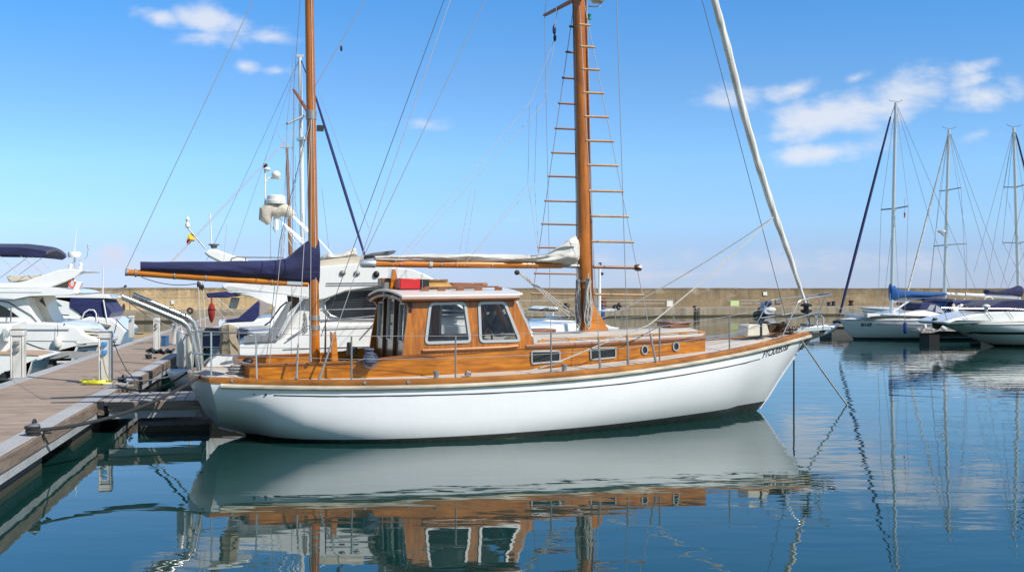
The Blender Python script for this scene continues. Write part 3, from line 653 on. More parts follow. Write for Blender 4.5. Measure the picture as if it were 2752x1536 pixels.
# mizzen boom, main boom
ba, bb_ = K0(C2(135, 300)), K0(C2(1725, 402))
MB().tube([ba.lerp(bb_, i/6) for i in range(7)], [.048, .052, .056, .058, .058, .054, .045], 14).build('mizzen_boom', BOOM_W, ketch); mzb = bpy.data.objects['mizzen_boom']
for f in (.045, .25, .42, .79): pp = ba.lerp(bb_, f); MB().lathe([(.058, -.012), (.063, -.01), (.063, .01), (.058, .012)], pp, 14, 'x').build('boom_band', STEEL, mzb)
MB().lathe([(0, -.03), (.05, -.03), (.055, .0), (.052, .02)], ba, 14, 'x').build('boom_end_cap', STEEL, mzb)
pp = ba.lerp(bb_, .92); MB().box(pp + Vector((0, -.045, 0)), (.24, .03, .05), ry=2).build('boom_plate', ALU, mzb)
ma, mbm = K0(C3(280, 222)), K0(C3(1995, 238))
MB().tube([ma.lerp(mbm, i/6) for i in range(7)], [.054, .058, .06, .062, .062, .060, .052], 14).build('main_boom', BOOM_W, ketch); mnb = bpy.data.objects['main_boom']
e = K0(C3(222, 220)); MB().tube([e, e.lerp(ma, .3), ma.lerp(mbm, .04)], [.05, .068, .068], 14).build('boom_end_cap', ALU, mnb)
for f in (.31,): pp = ma.lerp(mbm, f); MB().lathe([(.064, -.03), (.069, -.028), (.069, .028), (.064, .03)], pp, 14, 'x').build('boom_band', ROPE, mnb)
for f in (.16, .36, .62, .83, .97): pp = ma.lerp(mbm, f); MB().ell(pp + Vector((0, -.062, -.01)), (.018, .012, .02), 8, 5).build('boom_fitting', STEEL, mnb)
gk = mast_at(mbm.z); MB().tube([mbm, gk + Vector((-.1, 0, -.01))], .04, 8).build('gooseneck', STEEL, mnb)
# stowed sails
def bundle(stations, m, name, parent, n=30, wob=.25, seed=0, folds=6):
    """stations: (x, z low, z high, half width)"""
    rings = []; N = len(stations); M = (N - 1)*10
    for i in range(M + 1):
        f = i/10; k = min(int(f), N - 2); t = f - k; a, b = stations[k], stations[k+1]; x, zl, zh, w = [a[j] + (b[j] - a[j])*t for j in range(4)]
        ring = []
        for j in range(n):
            th = 2*math.pi*j/n; s_, c_ = math.sin(th), math.cos(th)
            fold = math.sin(th*folds + noise.noise((x*.9, seed, 0))*4 + x*.8)*.07*wob*4 + noise.noise((x*2.2, c_*1.6, s_*1.6 + seed))*wob + (.35 - abs(noise.noise((x*3.2 + s_*1.6, seed*3.1, c_*.8)))*1.6)*wob*.55
            r = 1 + fold; zc = (zl + zh)/2; ring.append((x, c_*w*r, zc + s_*(zh - zl)/2*(1 + fold*.6)))
        rings.append(ring)
    return MB().loft(rings).build(name, m, parent, 80)
def st(cr, rows, w): return [(K0(cr(x, (a+b)/2)).x, K0(cr(x, b)).z, K0(cr(x, a)).z, w_) for (x, a, b), w_ in zip(rows, w)]
bundle(st(C2, [(252, 206, 288), (520, 205, 300), (900, 206, 325), (1200, 196, 345), (1440, 186, 358), (1530, 172, 370), (1590, 132, 378), (1645, 88, 385), (1700, 45, 392), (1742, 16, 398), (1815, 12, 402), (1822, 14, 400)], [.07, .10, .12, .13, .14, .14, .13, .125, .12, .115, .115, .105]), NAVY, 'mizzen_sail_cover', ketch, 36, .15, 3, 2)
bundle(st(C3, [(350, 158, 196), (500, 150, 200), (800, 140, 204), (1150, 138, 205), (1500, 142, 206), (1750, 150, 208), (1850, 138, 212), (1900, 110, 216), (1960, 70, 220), (2020, 40, 232), (2060, 8, 236), (2110, -22, 238), (2140, 5, 200)], [.06, .09, .10, .10, .11, .13, .17, .19, .20, .20, .18, .14, .06]), CREAM, 'stowed_mainsail', ketch, 44, .34, 9, 4)
# furled headsail on its stay
jp = [K0(D(*q)) for q in ((2030, 772), (2012, 722), (1985, 640), (1945, 530), (1905, 405), (1868, 275), (1830, 120), (1797, 0))]
dj = (jp[-1] - jp[-2]).normalized(); jp += [jp[-1] + dj*1.5, jp[-1] + dj*3.5]
def jr(i): return [.022, .035, .05, .062, .066, .068, .068, .066, .06, .045][i]
pts = []; rr = []
for i in range(len(jp) - 1):
    for k in range(6): pts.append(jp[i].lerp(jp[i+1], k/6)); rr.append((jr(i)*(1-k/6) + jr(i+1)*k/6)*(1 + .06*math.sin(len(pts)*1.9)))
def jf(nt, b):
    w = nd(nt, 'ShaderNodeTexWave', Scale=1.1, Distortion=4.0, Detail=3.0, bands_direction='DIAGONAL'); nt.links.new(coords(nt, (5, 5, 1.0)), w.inputs['Vector'])
    setc(nt, b, ramp(nt, w.outputs[1], [(.05, (.58, .55, .48)), (.3, (.70, .67, .60)), (.9, (.76, .74, .67))])); bump(nt, b, w.outputs[1], .45, .02)
MB().tube(pts, rr, 14).build('furled_jib', mat('furled_sailcloth', (.6, .57, .5), .8, build=jf), ketch, 60)
fd = MB(); c = K0(D(2028, 775)); fd.lathe([(.02, -.10), (.06, -.09), (.11, -.06), (.11, -.03), (.05, -.02), (.05, .03), (.11, .04), (.11, .07), (.03, .10)], c, 14); fd.build('furling_drum', BLACK, ketch)
low = K0(D(2043, 835)); MB().tube([c, low], .02, 6).build('forestay_foot', STEEL, ketch)

# ---- standing rigging
def wl2(name, a, b, r=.0055, m=None, k=0, par=None): return wire(name, a, b, r, m or WIRE, par or ketch, k)
chp = lambda q, s=-1: K.Y(q, s*1.62)
T_s = K.Y(D(1453, -75), -.06); T_p = K.Y(D(1447, -10), .06)
ca, cb, cc = K.Y(C4(325, 1003), -1.60), K.Y(C4(755, 955), -1.56), K.Y(C4(541, 975), -1.59)
z7 = K0(D(1440, -8)).z
spS, spP = mast_at(z7) + Vector((0, -1.45, 0)), K.Y(D(1370, 39), 1.42)
MB().tube([mast_at(z7), spP], [.045, .03], 8, sq=(1.3, .8)).build('spreader', MAHOG_T, mainmast); MB().tube([mast_at(z7), spS], [.045, .03], 8, sq=(1.3, .8)).build('spreader', MAHOG_T, mainmast)
pa, pb, pc = Vector((ca.x - .05, 1.60, ca.z)), Vector((cb.x, 1.56, cb.z)), Vector((cc.x, 1.59, cc.z))
lines = {}
for nm, a, b in (('sa', ca, T_s), ('sb', cb, T_s), ('pa', pa, T_p), ('pb', pb, T_p)): lines[nm] = (a, b); wl2('shroud', a, b, .0065)
wl2('shroud', cc, spS, .0065); wl2('shroud', spS, mast_at(11)); wl2('shroud', pc, spP); wl2('shroud', spP, mast_at(11))
def turnb(a, b, L=.45):
    d = (b - a).normalized(); MB().tube([a, a + d*.08, a + d*.1, a + d*L, a + d*(L + .03)], [.022, .022, .016, .016, .008], 6).build('turnbuckle', STEEL, ketch)
for a, b in ((ca, T_s), (cb, T_s), (cc, spS)): turnb(a, b)
def on_row(nm, y):
    a, b = lines[nm]; lo_, hi = 0.0, 1.0
    for _ in range(40):
        mid = (lo_ + hi)/2
        if K.pr(a.lerp(b, mid))[1] > y*S: lo_ = mid
        else: hi = mid
    return a.lerp(b, lo_)
for y in (62, 117, 174, 233, 293, 354, 415, 480, 543, 607, 740):
    a, b = on_row('sa', y), on_row('sb', y + 2); d = (b - a).normalized()*.03; MB().tube([a - d, b + d], .021, 6).build('ratline_rung', RUNG_W, ketch)
for y in (67, 131, 196, 260, 323, 384, 443, 505, 563, 622, 687, 738):
    a, b = on_row('pa', y), on_row('pb', y + 2); d = (b - a).normalized()*.03; MB().tube([a - d, b + d], .020, 6).build('ratline_rung', MAHOG_T, ketch)
a, b = on_row('sa', 671), on_row('sb', 673); d = (b - a); MB().tube([a - d*.02, b], .03, 6).build('ratline_rung', MAHOG_T, ketch); MB().tube([b - d*.08, b - d*.02, b + d*.08, b + d*.1], [.03, .055, .055, .03], 8).build('light_board', MAHOG, ketch)
# stays and running rigging
head = mast_at(11.5)
wl2('inner_forestay', K.Y(C4(1772, 655), .15), K0(D(1750, -60)) + (K0(D(1750, -60)) - K0(D(1800, 130)))*1.0, .0065, DWIRE)
top2 = K0(D(1130, 0)); d2 = top2 - K0(D(924, 605)); wl2('topping_lift', K0(C3(235, 200)), K0(C3(235, 200)) + (mast_at(10.5) - K0(C3(235, 200))), .006)
wl2('running_backstay', K.Y(C2(1822, 1240), -1.42), K.Y(D(1140, -20), -.15) + (K.Y(D(1140, -20), -.15) - K.Y(C2(1822, 1240), -1.42))*.25, .006)
turnb(K.Y(C2(1822, 1240), -1.42), K.Y(D(1140, -20), -.15), .55)
bq = Vector((K.Y(C2(1838, 862), .9).x, 1.42, 1.0)); bq = K.Y(C2(1838, 862), .9)
wl2('running_backstay', bq, K.Y(D(1119, -5), .1), .006, DWIRE)
wl2('mizzen_topping_lift', K0(C2(125, 275)), miz_at(8.6), .006); wl2('triatic_stay', miz_at(K0(C7(1125, 520)).z), K0(D(925, 0)) + (K0(D(925, 0)) - K0(C7(1125, 520)))*.8, .006)
for q in ((C7(1268, 268)),): c = K0(q); MB().ell(c, (.02, .02, .05), 8, 5).build('rigging_insulator', BLACK, ketch)
mh = miz_at(K0(C7(1105, 640)).z)
for q, y in (((1622, 1235), -1.40), ((1745, 1085), -1.15)): a = K.Y(C2(*q), y); wl2('mizzen_shroud', a, mh + Vector((0, -.05, 0)), .0055); turnb(a, mh, .5)
for q, y in (((1360, 1055), .95), ((1385, 1105), -.9)): a = K.Y(C2(*q), y); wl2('mizzen_shroud', a, K.Y(C2(1480 if y > 0 else 1500, 10), y*.55) , .0055); wl2('mizzen_shroud', K.Y(C2(1480 if y > 0 else 1500, 10), y*.55), mh + Vector((0, y*.05, 0)), .0055)
MB().tube([K.Y(C7(1005, 495), .95), Vector((1.5, 1.35, 1.0))], .0045, 4).build('mizzen_shroud', WIRE, ketch); MB().tube([K.Y(C7(1005, 495), .95), miz_at(8.4)], .0045, 4).build('mizzen_shroud', WIRE, ketch)
# mizzen lazy jack and lifts (left of the mast)
for q1, q2 in ((C2(520, 205), C7(1035, 690)), (C2(545, 196), C7(1020, 720))): wl2('lazy_jack', K.Y(q1, -.05), K.Y(q2, 0), .0045, ROPE)
wl2('lazy_jack', K.Y(C2(985, 205), -.05), K.Y(C7(636, 1240), 0), .004, ROPE)
# main lazy jacks
P_ = lambda cr, x, y, d=0: K.Y(cr(x, y), d)
blk = P_(C8, 382, 205)
for d in (-.1, .1):
    wl2('lazy_jack', P_(C3, 530 + d*200, 235, d), P_(C8, 285 + d*380, 555), .0045, ROPE); wl2('lazy_jack', P_(C8, 285 + d*380, 555), blk, .0045, ROPE)
    j1 = P_(C8, 255 + d*180, 985, d); wl2('lazy_jack', P_(C8, 266 + d*200, 560, 0), j1, .004, WIRE); wl2('lazy_jack', j1, P_(C3, 1130, 240, d), .004, ROPE); wl2('lazy_jack', j1, P_(C3, 1790, 150, d), .004, ROPE)
    wl2('lazy_jack', P_(C3, 1105 + 300*d, 245, d), P_(D, 1190 + 60*d, 478, d), .004, ROPE)
wl2('halyard', blk, P_(C8, 390, 40), .005, ROPE); MB().ell(blk, (.03, .025, .06), 8, 6).build('pulley_block', BLACK, ketch); MB().ell(P_(C8, 379, 160), (.035, .03, .09), 8, 6).build('pulley_block', DKBLUE, ketch)
wl2('halyard', spP.lerp(mast_at(z7), .4), P_(C8, 379, 160), .005, DWIRE)
for dx, y in ((-.13, .03), (-.145, -.04), (.14, -.09), (.13, .05)): wl2('halyard', mast_at(1.9) + Vector((dx, y, 0)), mast_at(8.2) + Vector((dx*.75, y, 0)), .0055, ROPE if dx > 0 else DROPE)
for k in range(3): wl2('mainsheet', P_(C3, 1585 + 14*k, 280 + 6*k, -.05), P_(C3, 2060 + 22*k, 690 - 14*k, -.05 + .04*k), .010, ROPE)
MB().ell(P_(C3, 1600, 300, -.05), (.05, .03, .045), 8, 6).build('pulley_block', BLACK, ketch)
for x in (760, 802): wl2('mizzen_sheet', P_(C2, x, 385, -.05), P_(C2, x + 20, 780, -.1), .009, ROPE)
for x in (762, 775, 800): MB().ell(P_(C2, x, 405 + (x % 3)*14, -.05), (.025, .02, .055), 8, 5).build('pulley_block', BLACK, ketch)
wl2('reefing_line', P_(C2, 260, 340, -.04), P_(C2, 745, 398, -.04), .006, DROPE, .06)
clew = K.Y(C8(1556, 1166), -.08)
wl2('jib_sheet', clew, K.Y(C4(450, 575), .8), .010, GROPE, .06)
q1 = K.Y(C4(700, 670), -1.2); q2 = K.Y(C4(440, 775), -1.3); wl2('jib_sheet', clew, q1, .011, ROPE, .05)
MB().tube([q1, q2, K.Y(C4(0, 955), -1.5), K.Y(C3(2000, 1080), -1.52), K.Y(C3(1600, 1195), -1.55)], .011, 6).build('jib_sheet', ROPE, ketch)
# masthead lamp ring and green lamp seen at the frame's top
lm = MB(); c = mast_at(K0(C8(600, 5)).z) + Vector((.33, -.05, 0)); lm.lathe([(0, -.05), (.10, -.04), (.15, .02), (.14, .08), (0, .1)], c, 16).tube([mast_at(c.z - .12) + Vector((.09, -.03, 0)), c + Vector((-.05, 0, -.12)), c + Vector((.05, 0, -.1)), c + Vector((.07, 0, 0))], .012, 6); lm.build('radar_scanner', GELC, mainmast)
MB().lathe([(.02, -.05), (.035, -.04), (.025, 0), (.035, .04), (.02, .05)], mast_at(K0(C8(565, 98)).z) + Vector((.16, -.08, 0)), 10).build('steaming_light', mat('green_lens', (.01, .20, .08), .3), mainmast)

# ---- guard rails
stan = [(883, 845, 952), (1146, 845, 948), (1386, 836, 937), (1659, 821, 912), (1835, 795, 878)]
tops = []; mids = []
for sx_, yt_, yb in stan:
    u = sx_*S; x = next(x/100 for x in range(100, 1090) if K.pr((x/100, -(bs(x/100) - .07), zsf(x/100)))[0] >= u); y = -(bs(x) - .07)
    for sd in (-1, 1):
        b = Vector((x, sd*-y if sd > 0 else y, zsf(x))); t = Vector((b.x, b.y, K.Y((u, yt_*S), y).z)); MB().tube([b, t], .0135, 8).build('stanchion', STEEL, ketch); MB().lathe([(.03, 0), (.03, .01), (.018, .03), (.018, .07), (0, .07)], b, 10).build('stanchion_foot', STEEL, ketch)
        if sd < 0: tops.append(t); mids.append(b.lerp(t, .52))
# pulpit
yb = -.52; pb0 = K.Y(E4(905, 868), -.50)
pul = []
for sd in (-1, 1):
    f = lambda q, y: (lambda p: Vector((p.x, sd*abs(y), p.z)))(K.Y(E4(*q), -abs(y)))
    base_, kn, tip = f((905, 868), .50), f((1180, 300), .46), f((1712, 188), .20)
    pul.append((base_, kn, tip)); 
    MB().tube([base_, f((1160, 325), .465), kn, f((1215, 275), .45), tip], .0125, 8).build('pulpit_rail', CHROME, ketch)
    MB().tube([f((1030, 590), .48), f((1530, 465), .24)], .0125, 8).build('pulpit_rail', CHROME, ketch)
    MB().tube([f((1415, 652), .12) if False else f((1425, 690), .10), f((1590, 222), .24)], .0125, 8).build('pulpit_post', CHROME, ketch)
MB().tube([pul[0][2], Vector((pul[0][2].x + .05, 0, pul[0][2].z + .01)), pul[1][2]], .0145, 8).build('pulpit_rail', CHROME, ketch)
tops.append(pul[0][1]); mids.append(pul[0][0].lerp(pul[0][1], .52))
# pushpit round the stern
ph = lambda h: [Vector((x, s_*(bs(max(x, 0)) - .06)*k, zsf(max(0, x)) + h)) for x, s_, k in ((.62, -1, 1), (.3, -1, 1), (.02, -1, 1), (-.14, -1, .8), (-.2, -1, .4), (-.21, 1, 0), (-.2, 1, .4), (-.14, 1, .8), (.02, 1, 1), (.3, 1, 1), (.62, 1, 1))]
zt_p = K.Y(C2(900, 830), -1.08).z; zm_p = K.Y(C2(900, 1030), -1.08).z; top_h = zt_p - zsf(.3); mid_h = zm_p - zsf(.3)
rt = ph(top_h)
for sd in (-1, 1): pass
nb = K.Y(C2(1276, 1238), -1.22); fb = Vector((nb.x, -nb.y, nb.z))
MB().tube([nb, nb.lerp(rt[0], .92), rt[0].lerp(rt[1], .1)] + rt[1:-1] + [rt[-1].lerp(rt[-2], .1), fb.lerp(rt[-1], .92), fb], .0125, 8).build('pushpit_rail', CHROME, ketch)
MB().tube([nb.lerp(rt[0], .5)] + ph(mid_h)[1:-1] + [fb.lerp(rt[-1], .5)], .0125, 8).build('pushpit_rail', CHROME, ketch)
for i in (2, 4, 6, 8): MB().tube([rt[i], rt[i] - Vector((0, 0, top_h))], .0135, 8).build('pushpit_post', CHROME, ketch)
A = [rt[0]] + tops; B_ = [nb.lerp(rt[0], .5)] + mids
for L in (A, B_):
    for i in range(len(L) - 1):
        wl2('lifeline', L[i], L[i+1], .0045, WIRE); wl2('lifeline', Vector((L[i].x, -L[i].y, L[i].z)), Vector((L[i+1].x, -L[i+1].y, L[i+1].z)), .0045, WIRE)
# polished davits over the stern
for y, ps in ((-.34, ((90, 508), (330, 606), (610, 722), (668, 765), (700, 840), (742, 1000), (768, 1160))), (.34, ((185, 490), (420, 588), (670, 693), (722, 735), (745, 800), (775, 980), (795, 1150)))):
    pts = [K.Y(C2(*q), y) for q in ps]; d = MB()
    for dy in (-.036, .036): d.tube([p + Vector((0, dy, 0)) for p in pts], [.034, .036, .038, .04, .04, .036, .036], 10)
    d.tube([p + Vector((0, 0, -.03)) for p in pts[:4]], .022, 8); d.build('davit', CHROME, ketch)
    wl2('davit_stay', pts[0] + Vector((.03, 0, -.04)), pts[4] + Vector((-.05, 0, -.02)), .006, WIRE, .04)
# deck winches and cleats
for cx, cy in ((890, 1228), (2015, 1165)):
    p = K.Y(C3(cx, cy), -1.52); MB().lathe([(.055, 0), (.055, .02), (.038, .04), (.038, .09), (.05, .12), (.05, .14), (0, .145)], (p.x, -1.52, deckz(p.x, 1.52) - .01), 14).build('deck_winch', STEEL, ketch)
p = K.Y(C3(1170, 1190), -1.45); bl = MB(); bl.box((p.x, -1.45, deckz(p.x, 1.45) + .05), (.09, .06, .08), ry=20); bl.build('sheet_block', STEEL, ketch, bevel=.01)
for cx, cy, cr in ((1080, 1258, C2), (245, 1278, C3), (610, 1278, C3)):
    p = K.Y(cr(cx, cy), -1.5); y = -bs(p.x) - .018; MB().lathe([(0, -.005), (.024, -.005), (.024, .005), (0, .005)], (p.x, y, zsf(p.x) + .037), 12, 'y').build('fairlead', STEEL, ketch)
gp2 = MB()
for i in range(3): gp2.tube([K.Z(C2(1470 + 6*i, 1215 + 8*i), zsf(.9) + .05), K.Z(C2(1620 + 10*i, 1228 + 4*i), zsf(1.3) + .05)], .012, 6)
gp2.box(K.Z(C2(1650, 1228), zsf(1.3) + .04), (.2, .05, .05)); gp2.build('genoa_track', STEEL, ketch)

# ================================================================== LOOSE THINGS ON AND BESIDE THE KETCH
def loose(mb, name, m, fr, label, cat, group=None, bevel=0, angle=38):
    xs_ = [v[0] for v in mb.v]; ys_ = [v[1] for v in mb.v]; zs_ = [v[2] for v in mb.v]
    o = Vector(((min(xs_) + max(xs_))/2, (min(ys_) + max(ys_))/2, min(zs_))); mb.v = [(v[0]-o.x, v[1]-o.y, v[2]-o.z) for v in mb.v]
    ob = mb.build(name, m, None, angle, bevel); ob.location = fr.tow(o); ob.rotation_euler.z = R(fr.deg); return tag(ob, label, cat, group)
def loose_root(name, label, cat, fr, p, group=None): return thing(name, label, cat, loc=fr.tow(p), rz=fr.deg, group=group)
def hung_coil(top, length, width, n, r, m, label, seed, tail=0):
    rnd = random.Random(seed); mb = MB()
    for i in range(n):
        w = width*(.3 + .7*rnd.random()); l = length*(.72 + .28*rnd.random()); ox, oy = rnd.uniform(-.3, .3)*width, rnd.uniform(-.5, .5)*width; ph_ = rnd.uniform(-.02, .02)
        pts = []
        for k in range(19):
            a = 2*math.pi*k/18 + math.pi/2; s_ = math.sin(a); bulge = .25 + .75*((1 - s_)/2)**.6
            pts.append(Vector((top.x + ox*(1 - (s_+1)/2)*1.6 + w*.5*math.cos(a)*bulge + .012*math.sin(k*1.7 + i), top.y + oy + .02*math.sin(a*2 + i), top.z - l/2 + l/2*s_ + ph_)))
        mb.tube(pts, r, 5, False)
    mb.torus((top.x, top.y, top.z - length*.06), width*.30, r*1.3, 'z', 12, 5)
    mb.torus((top.x, top.y, top.z - length*.10), width*.34, r*1.3, 'z', 12, 5)
    mb.tube([top + Vector((0, 0, .1)), top - Vector((0, 0, .08))], r*1.2, 5)
    return loose(mb, 'rope_coil', m, K, label, 'rope', 'rope coils hung up on the wooden boat')
hung_coil(K.Y(E6(845, 395), -.10) , 0.85, .085, 14, .0065, GROPE, 'grey rope coil hung on the left of the tall mast foot', 1)
hung_coil(K.Y(E6(1005, 380), -.22), 0.86, .125, 16, .0075, ROPE, 'thick cream rope coil with frayed tails hung on the front of the tall mast foot', 2)
hung_coil(K.Y(C2(1695, 660), -.15), .34, .07, 9, .005, GROPE, 'grey rope coil hung on the rigging left of the short mast', 3)
cb_ = K.Y(C3(300, 1052), -1.26); mb = MB()
for i in range(7): mb.torus((cb_.x + .01*(i % 3), cb_.y - .01*(i % 2), cb_.z - .075 + .026*i), .105 - .012*abs(i - 2), .015, 'z', 16, 6)
mb.torus((cb_.x, cb_.y, cb_.z + .13), .06, .02, 'z', 14, 6)
mb.ell((cb_.x, cb_.y, cb_.z - .0), (.085, .085, .12), 12, 8)
for i in range(2): mb.torus((cb_.x + .01*i, cb_.y - .07, cb_.z - .03), .105 + .01*i, .006, 'y', 16, 5)
loose(mb, 'rope_coil', BROPE, K, 'navy and white rope coil hung over the cockpit coaming', 'rope', 'rope coils hung up on the wooden boat')
mb = MB(); c = Vector((.42, -.62, deckz(.42, .62)))
for i in range(6): mb.torus((c.x + .02*math.sin(i*2), c.y + .02*math.cos(i*3), c.z + .02 + .02*i), .13 - .010*i, .014, 'z', 18, 6, .8)
loose(mb, 'rope_coil', GROPE, K, 'grey rope flaked in a round heap on the after deck', 'rope')
mb = MB(); mb.lathe([(0, 0), (.06, 0), (.045, .03), (.045, .09), (.06, .11), (0, .12)], (.62, -.2, deckz(.62, .2)), 12).ell((.62, -.2, deckz(.62, .2) + .13), (.09, .07, .045), 12, 6, .3, 2)
loose(mb, 'winch_cover', BLACK, K, 'black canvas cover over a winch on the after deck', 'cover')
# red liferaft box
p0, p1 = K.Y(C3(570, 482), -.5), K.Y(C3(748, 395), -.5); rb_ = loose_root('red_box', 'bright red metal box with a black end standing on the wheelhouse roof', 'box', K, ((p0.x + p1.x)/2, -.3, roofz(p0.x + .2, -.3) + .012))
wx = (p1.x - p0.x); MB().box((0, -.05, .085), (wx, .34, .165)).build('box_body', RED, rb_, bevel=.012)
MB().box((wx/2 + .075, -.05, .08), (.15, .32, .155)).build('box_end', BLACK, rb_, bevel=.01); MB().tube([(wx/2 + .03, -.225, .01), (wx/2 + .03, -.225, .155)], .006, 5).build('box_strap', STEEL, rb_)
# canvas cover and fenders on the pushpit
cp = [(930, 775), (985, 757), (1050, 760), (1095, 790), (1098, 900), (1112, 1030), (990, 1022), (975, 900), (948, 820)]
pp = [K.Y(C2(*q), -.88) for q in cp]; zs_ = lerp([min(p.z for p in pp), max(p.z for p in pp)], [0, 1]); cx_ = sum(p.x for p in pp)/len(pp)
mb = MB(); rings = []; zl, zh = min(p.z for p in pp), max(p.z for p in pp); half = (max(p.x for p in pp) - min(p.x for p in pp))/2
for i in range(15):
    f = i/14; w = half*(.86 + .1*math.sin(f*7) - .1*(f > .95) + .12*(f > .7)*(1 - (f - .7)/.3)) * (1 if f < .86 else max(.25, 1 - ((f - .86)/.14)**2*.75))
    rings.append([(cx_ - .03*(1 - f) * -1 + math.cos(2*math.pi*j/20)*w*(1 + .05*math.sin(j*3.3 + f*5)), -.86 + math.sin(2*math.pi*j/20)*.13*(1 + .15*math.sin(j*2.2)), zl + (zh - zl)*f) for j in range(20)])
loose(mb.loft(rings), 'lifebuoy_cover', TAN, K, 'tan canvas cover lashed to the steel stern rail', 'cover')
def fender(fr, top, r, L, m, label, group=None, lean=0, rope=.25, mr=None):
    o = loose_root('fender', label, 'fender', fr, (top.x, top.y, top.z - L), group)
    MB().lathe([(0, 0), (r*.35, .0), (r*.8, r*.35), (r, r*.9), (r, L - r*.9), (r*.8, L - r*.35), (r*.35, L - .01), (r*.3, L + .03), (0, L + .03)], (0, 0, 0), 16).build('fender_body', m, o)
    MB().tube([(0, 0, L), (0, .02, L + rope)], .008, 5).build('lanyard', mr or ROPE, o); o.rotation_euler.x = R(lean); return o
for q, r, L, m, l in (((612, 800), .068, .60, FENDG, 'long grey fender standing at the wooden boat stern rail, left of a cream one'), ((688, 810), .055, .58, gel((.66, .63, .55), .45, .2)('old_cream_vinyl'), 'long cream fender standing between the grey fender and the steel davit')):
    t = K.Y(C2(*q),   .15 if r > .06 else -.1); fender(K, t, r, L, m, l, 'long fenders at the wooden boat stern', rope=.06)

# ================================================================== MOORING LINES
def rope(fr_pts, r, m, label, n=8, group='mooring lines', name='mooring_line'): return loose(MB().tube(fr_pts, r, n), name, m, W, label, 'rope', group)
def dockz(q, z=.5): return W.Z(q, z)
sternA = K.tow(K.Y(E1(325, 945), -.75))
cleatA = dockz(C6(205, 612)); 
rope(sag(cleatA + Vector((.05, 0, .07)), sternA, .15, 24), .023, DROPE, 'thick black rope from the near bollard on the pontoon up to the wooden boat stern')
rope(sag(dockz(C6(720, 330)) + Vector((0, 0, .06)), K.tow(K.Y(E1(120, 890), .0)), .16, 20), .018, DROPE, 'black rope sagging from the finger pier corner to the wooden boat stern')
rope(sag(dockz(C6(690, 285)) + Vector((0, 0, .06)), K.tow((-.15, .6, 1.0)), .10, 16), .013, ROPE, 'cream rope from the foot of the yellow hose pedestal to the wooden boat stern')
bowp = K.tow(K.Y(E4(1145, 815), -.22)); rope([bowp + Vector((-.1, .15, .03)), bowp, bowp.lerp(W.Z(D(2131, 1018), 0), .5) - Vector((0, 0, .02)), W.Z(D(2131, 1018), 0), W.Z(D(2131, 1018), 0) + (W.Z(D(2131, 1018), 0) - bowp)*.3], .017, GROPE, 'pale grey bow rope slanting from the wooden boat down into the water on the right')
b2p = K.tow((10.63, -.1, 1.0)); b2p = K.tow(K.Y(D(1997, 905), 0)); rope([b2p + Vector((0, 0, .0)), Vector((b2p.x + .0, b2p.y, -.8))], .016, DROPE, 'black rope hanging straight down from the wooden boat stem into the water')

# ================================================================== THE PONTOON
Q = Fr(-9.05, 19.3, 90 + 12)            # x runs away along the pontoon, y to its left
DL = lambda p: Q.tol(p)
el = DL(dockz((0, 1030))); er = DL(dockz((265, 1079)));  WL_ = el.y; WR_ = er.y; LEN0, LEN1 = -16, 50
dock = thing('floating_pontoon', 'long floating pontoon walkway of brown boards with pale edge strips running away on the left', 'pontoon', Q)
def slab(mb, x0, x1, y0, y1, z0, z1): return mb.box(((x0+x1)/2, (y0+y1)/2, (z0+z1)/2), (x1-x0, y1-y0, z1-z0))
sw = .30
slab(MB(), LEN0, LEN1, WR_ + sw, WL_ - sw, .42, .50).build('deck_boards', DOCKPL, dock)
for a, b in ((WR_ + .05, WR_ + sw), (WL_ - sw, WL_ - .02)): slab(MB(), LEN0, LEN1, a, b, .40, .505).build('edge_strip', STRIP, dock, bevel=.006)
for s_, y in ((1, WR_), (-1, WL_)):
    for k in range(11):
        x = LEN0 + 6.1*k
        slab(MB(), x, min(x + 6.05, LEN1), min(y, y + s_*.06), max(y, y + s_*.06), .335, .50).build('fascia_board', FASC if False else FASX, dock, bevel=.008)
    slab(MB(), LEN0, LEN1, min(y + s_*.02, y + s_*.10), max(y + s_*.02, y + s_*.10), .22, .33).build('side_beam', GALV, dock)
fx = DL(W.Z(C6(313, 710), .2)).x
for k in range(-2, 9):
    x = fx + 4.05*k - 2.2; slab(MB(), x, x + 2.2, WR_ + .13, WL_ - .12, -.5, .30).build('float', FLOATM, dock, bevel=.015)
# finger pier under the ketch's stern
G0 = W.Z(C6(662, 405), .5); G1 = W.Z(C6(1185, 376), .5); gang = 14
G = Fr(G0.x, G0.y, gang); finger = thing('finger_pier', 'short weathered grey finger pier joining the pontoon beneath the wooden boat stern', 'pier', G)
gx1 = 1.38; gw = 1.5
slab(MB(), -.22, gx1, .0, gw, .44, .495).build('deck_boards', FINGPL, finger)
MB().box((gx1/2, -.02, .43), (gx1 + .02, .05, .13)).build('fascia_board', FASX, finger, bevel=.008)
MB().box((gx1/2, .03, .30), (gx1, .06, .13)).build('side_beam', GALV, finger)
fx0 = G.tol(W.Z(C6(860, 560), 0)).x; MB().box(((fx0 + gx1 + .12)/2, gw/2 + .06, -.08), (gx1 + .12 - fx0, gw - .1, .5)).build('float', FLOATM, finger, bevel=.02)
MB().box((-.12, .02, .40), (.10, .08, .22)).build('end_block', FASX, finger, bevel=.015)
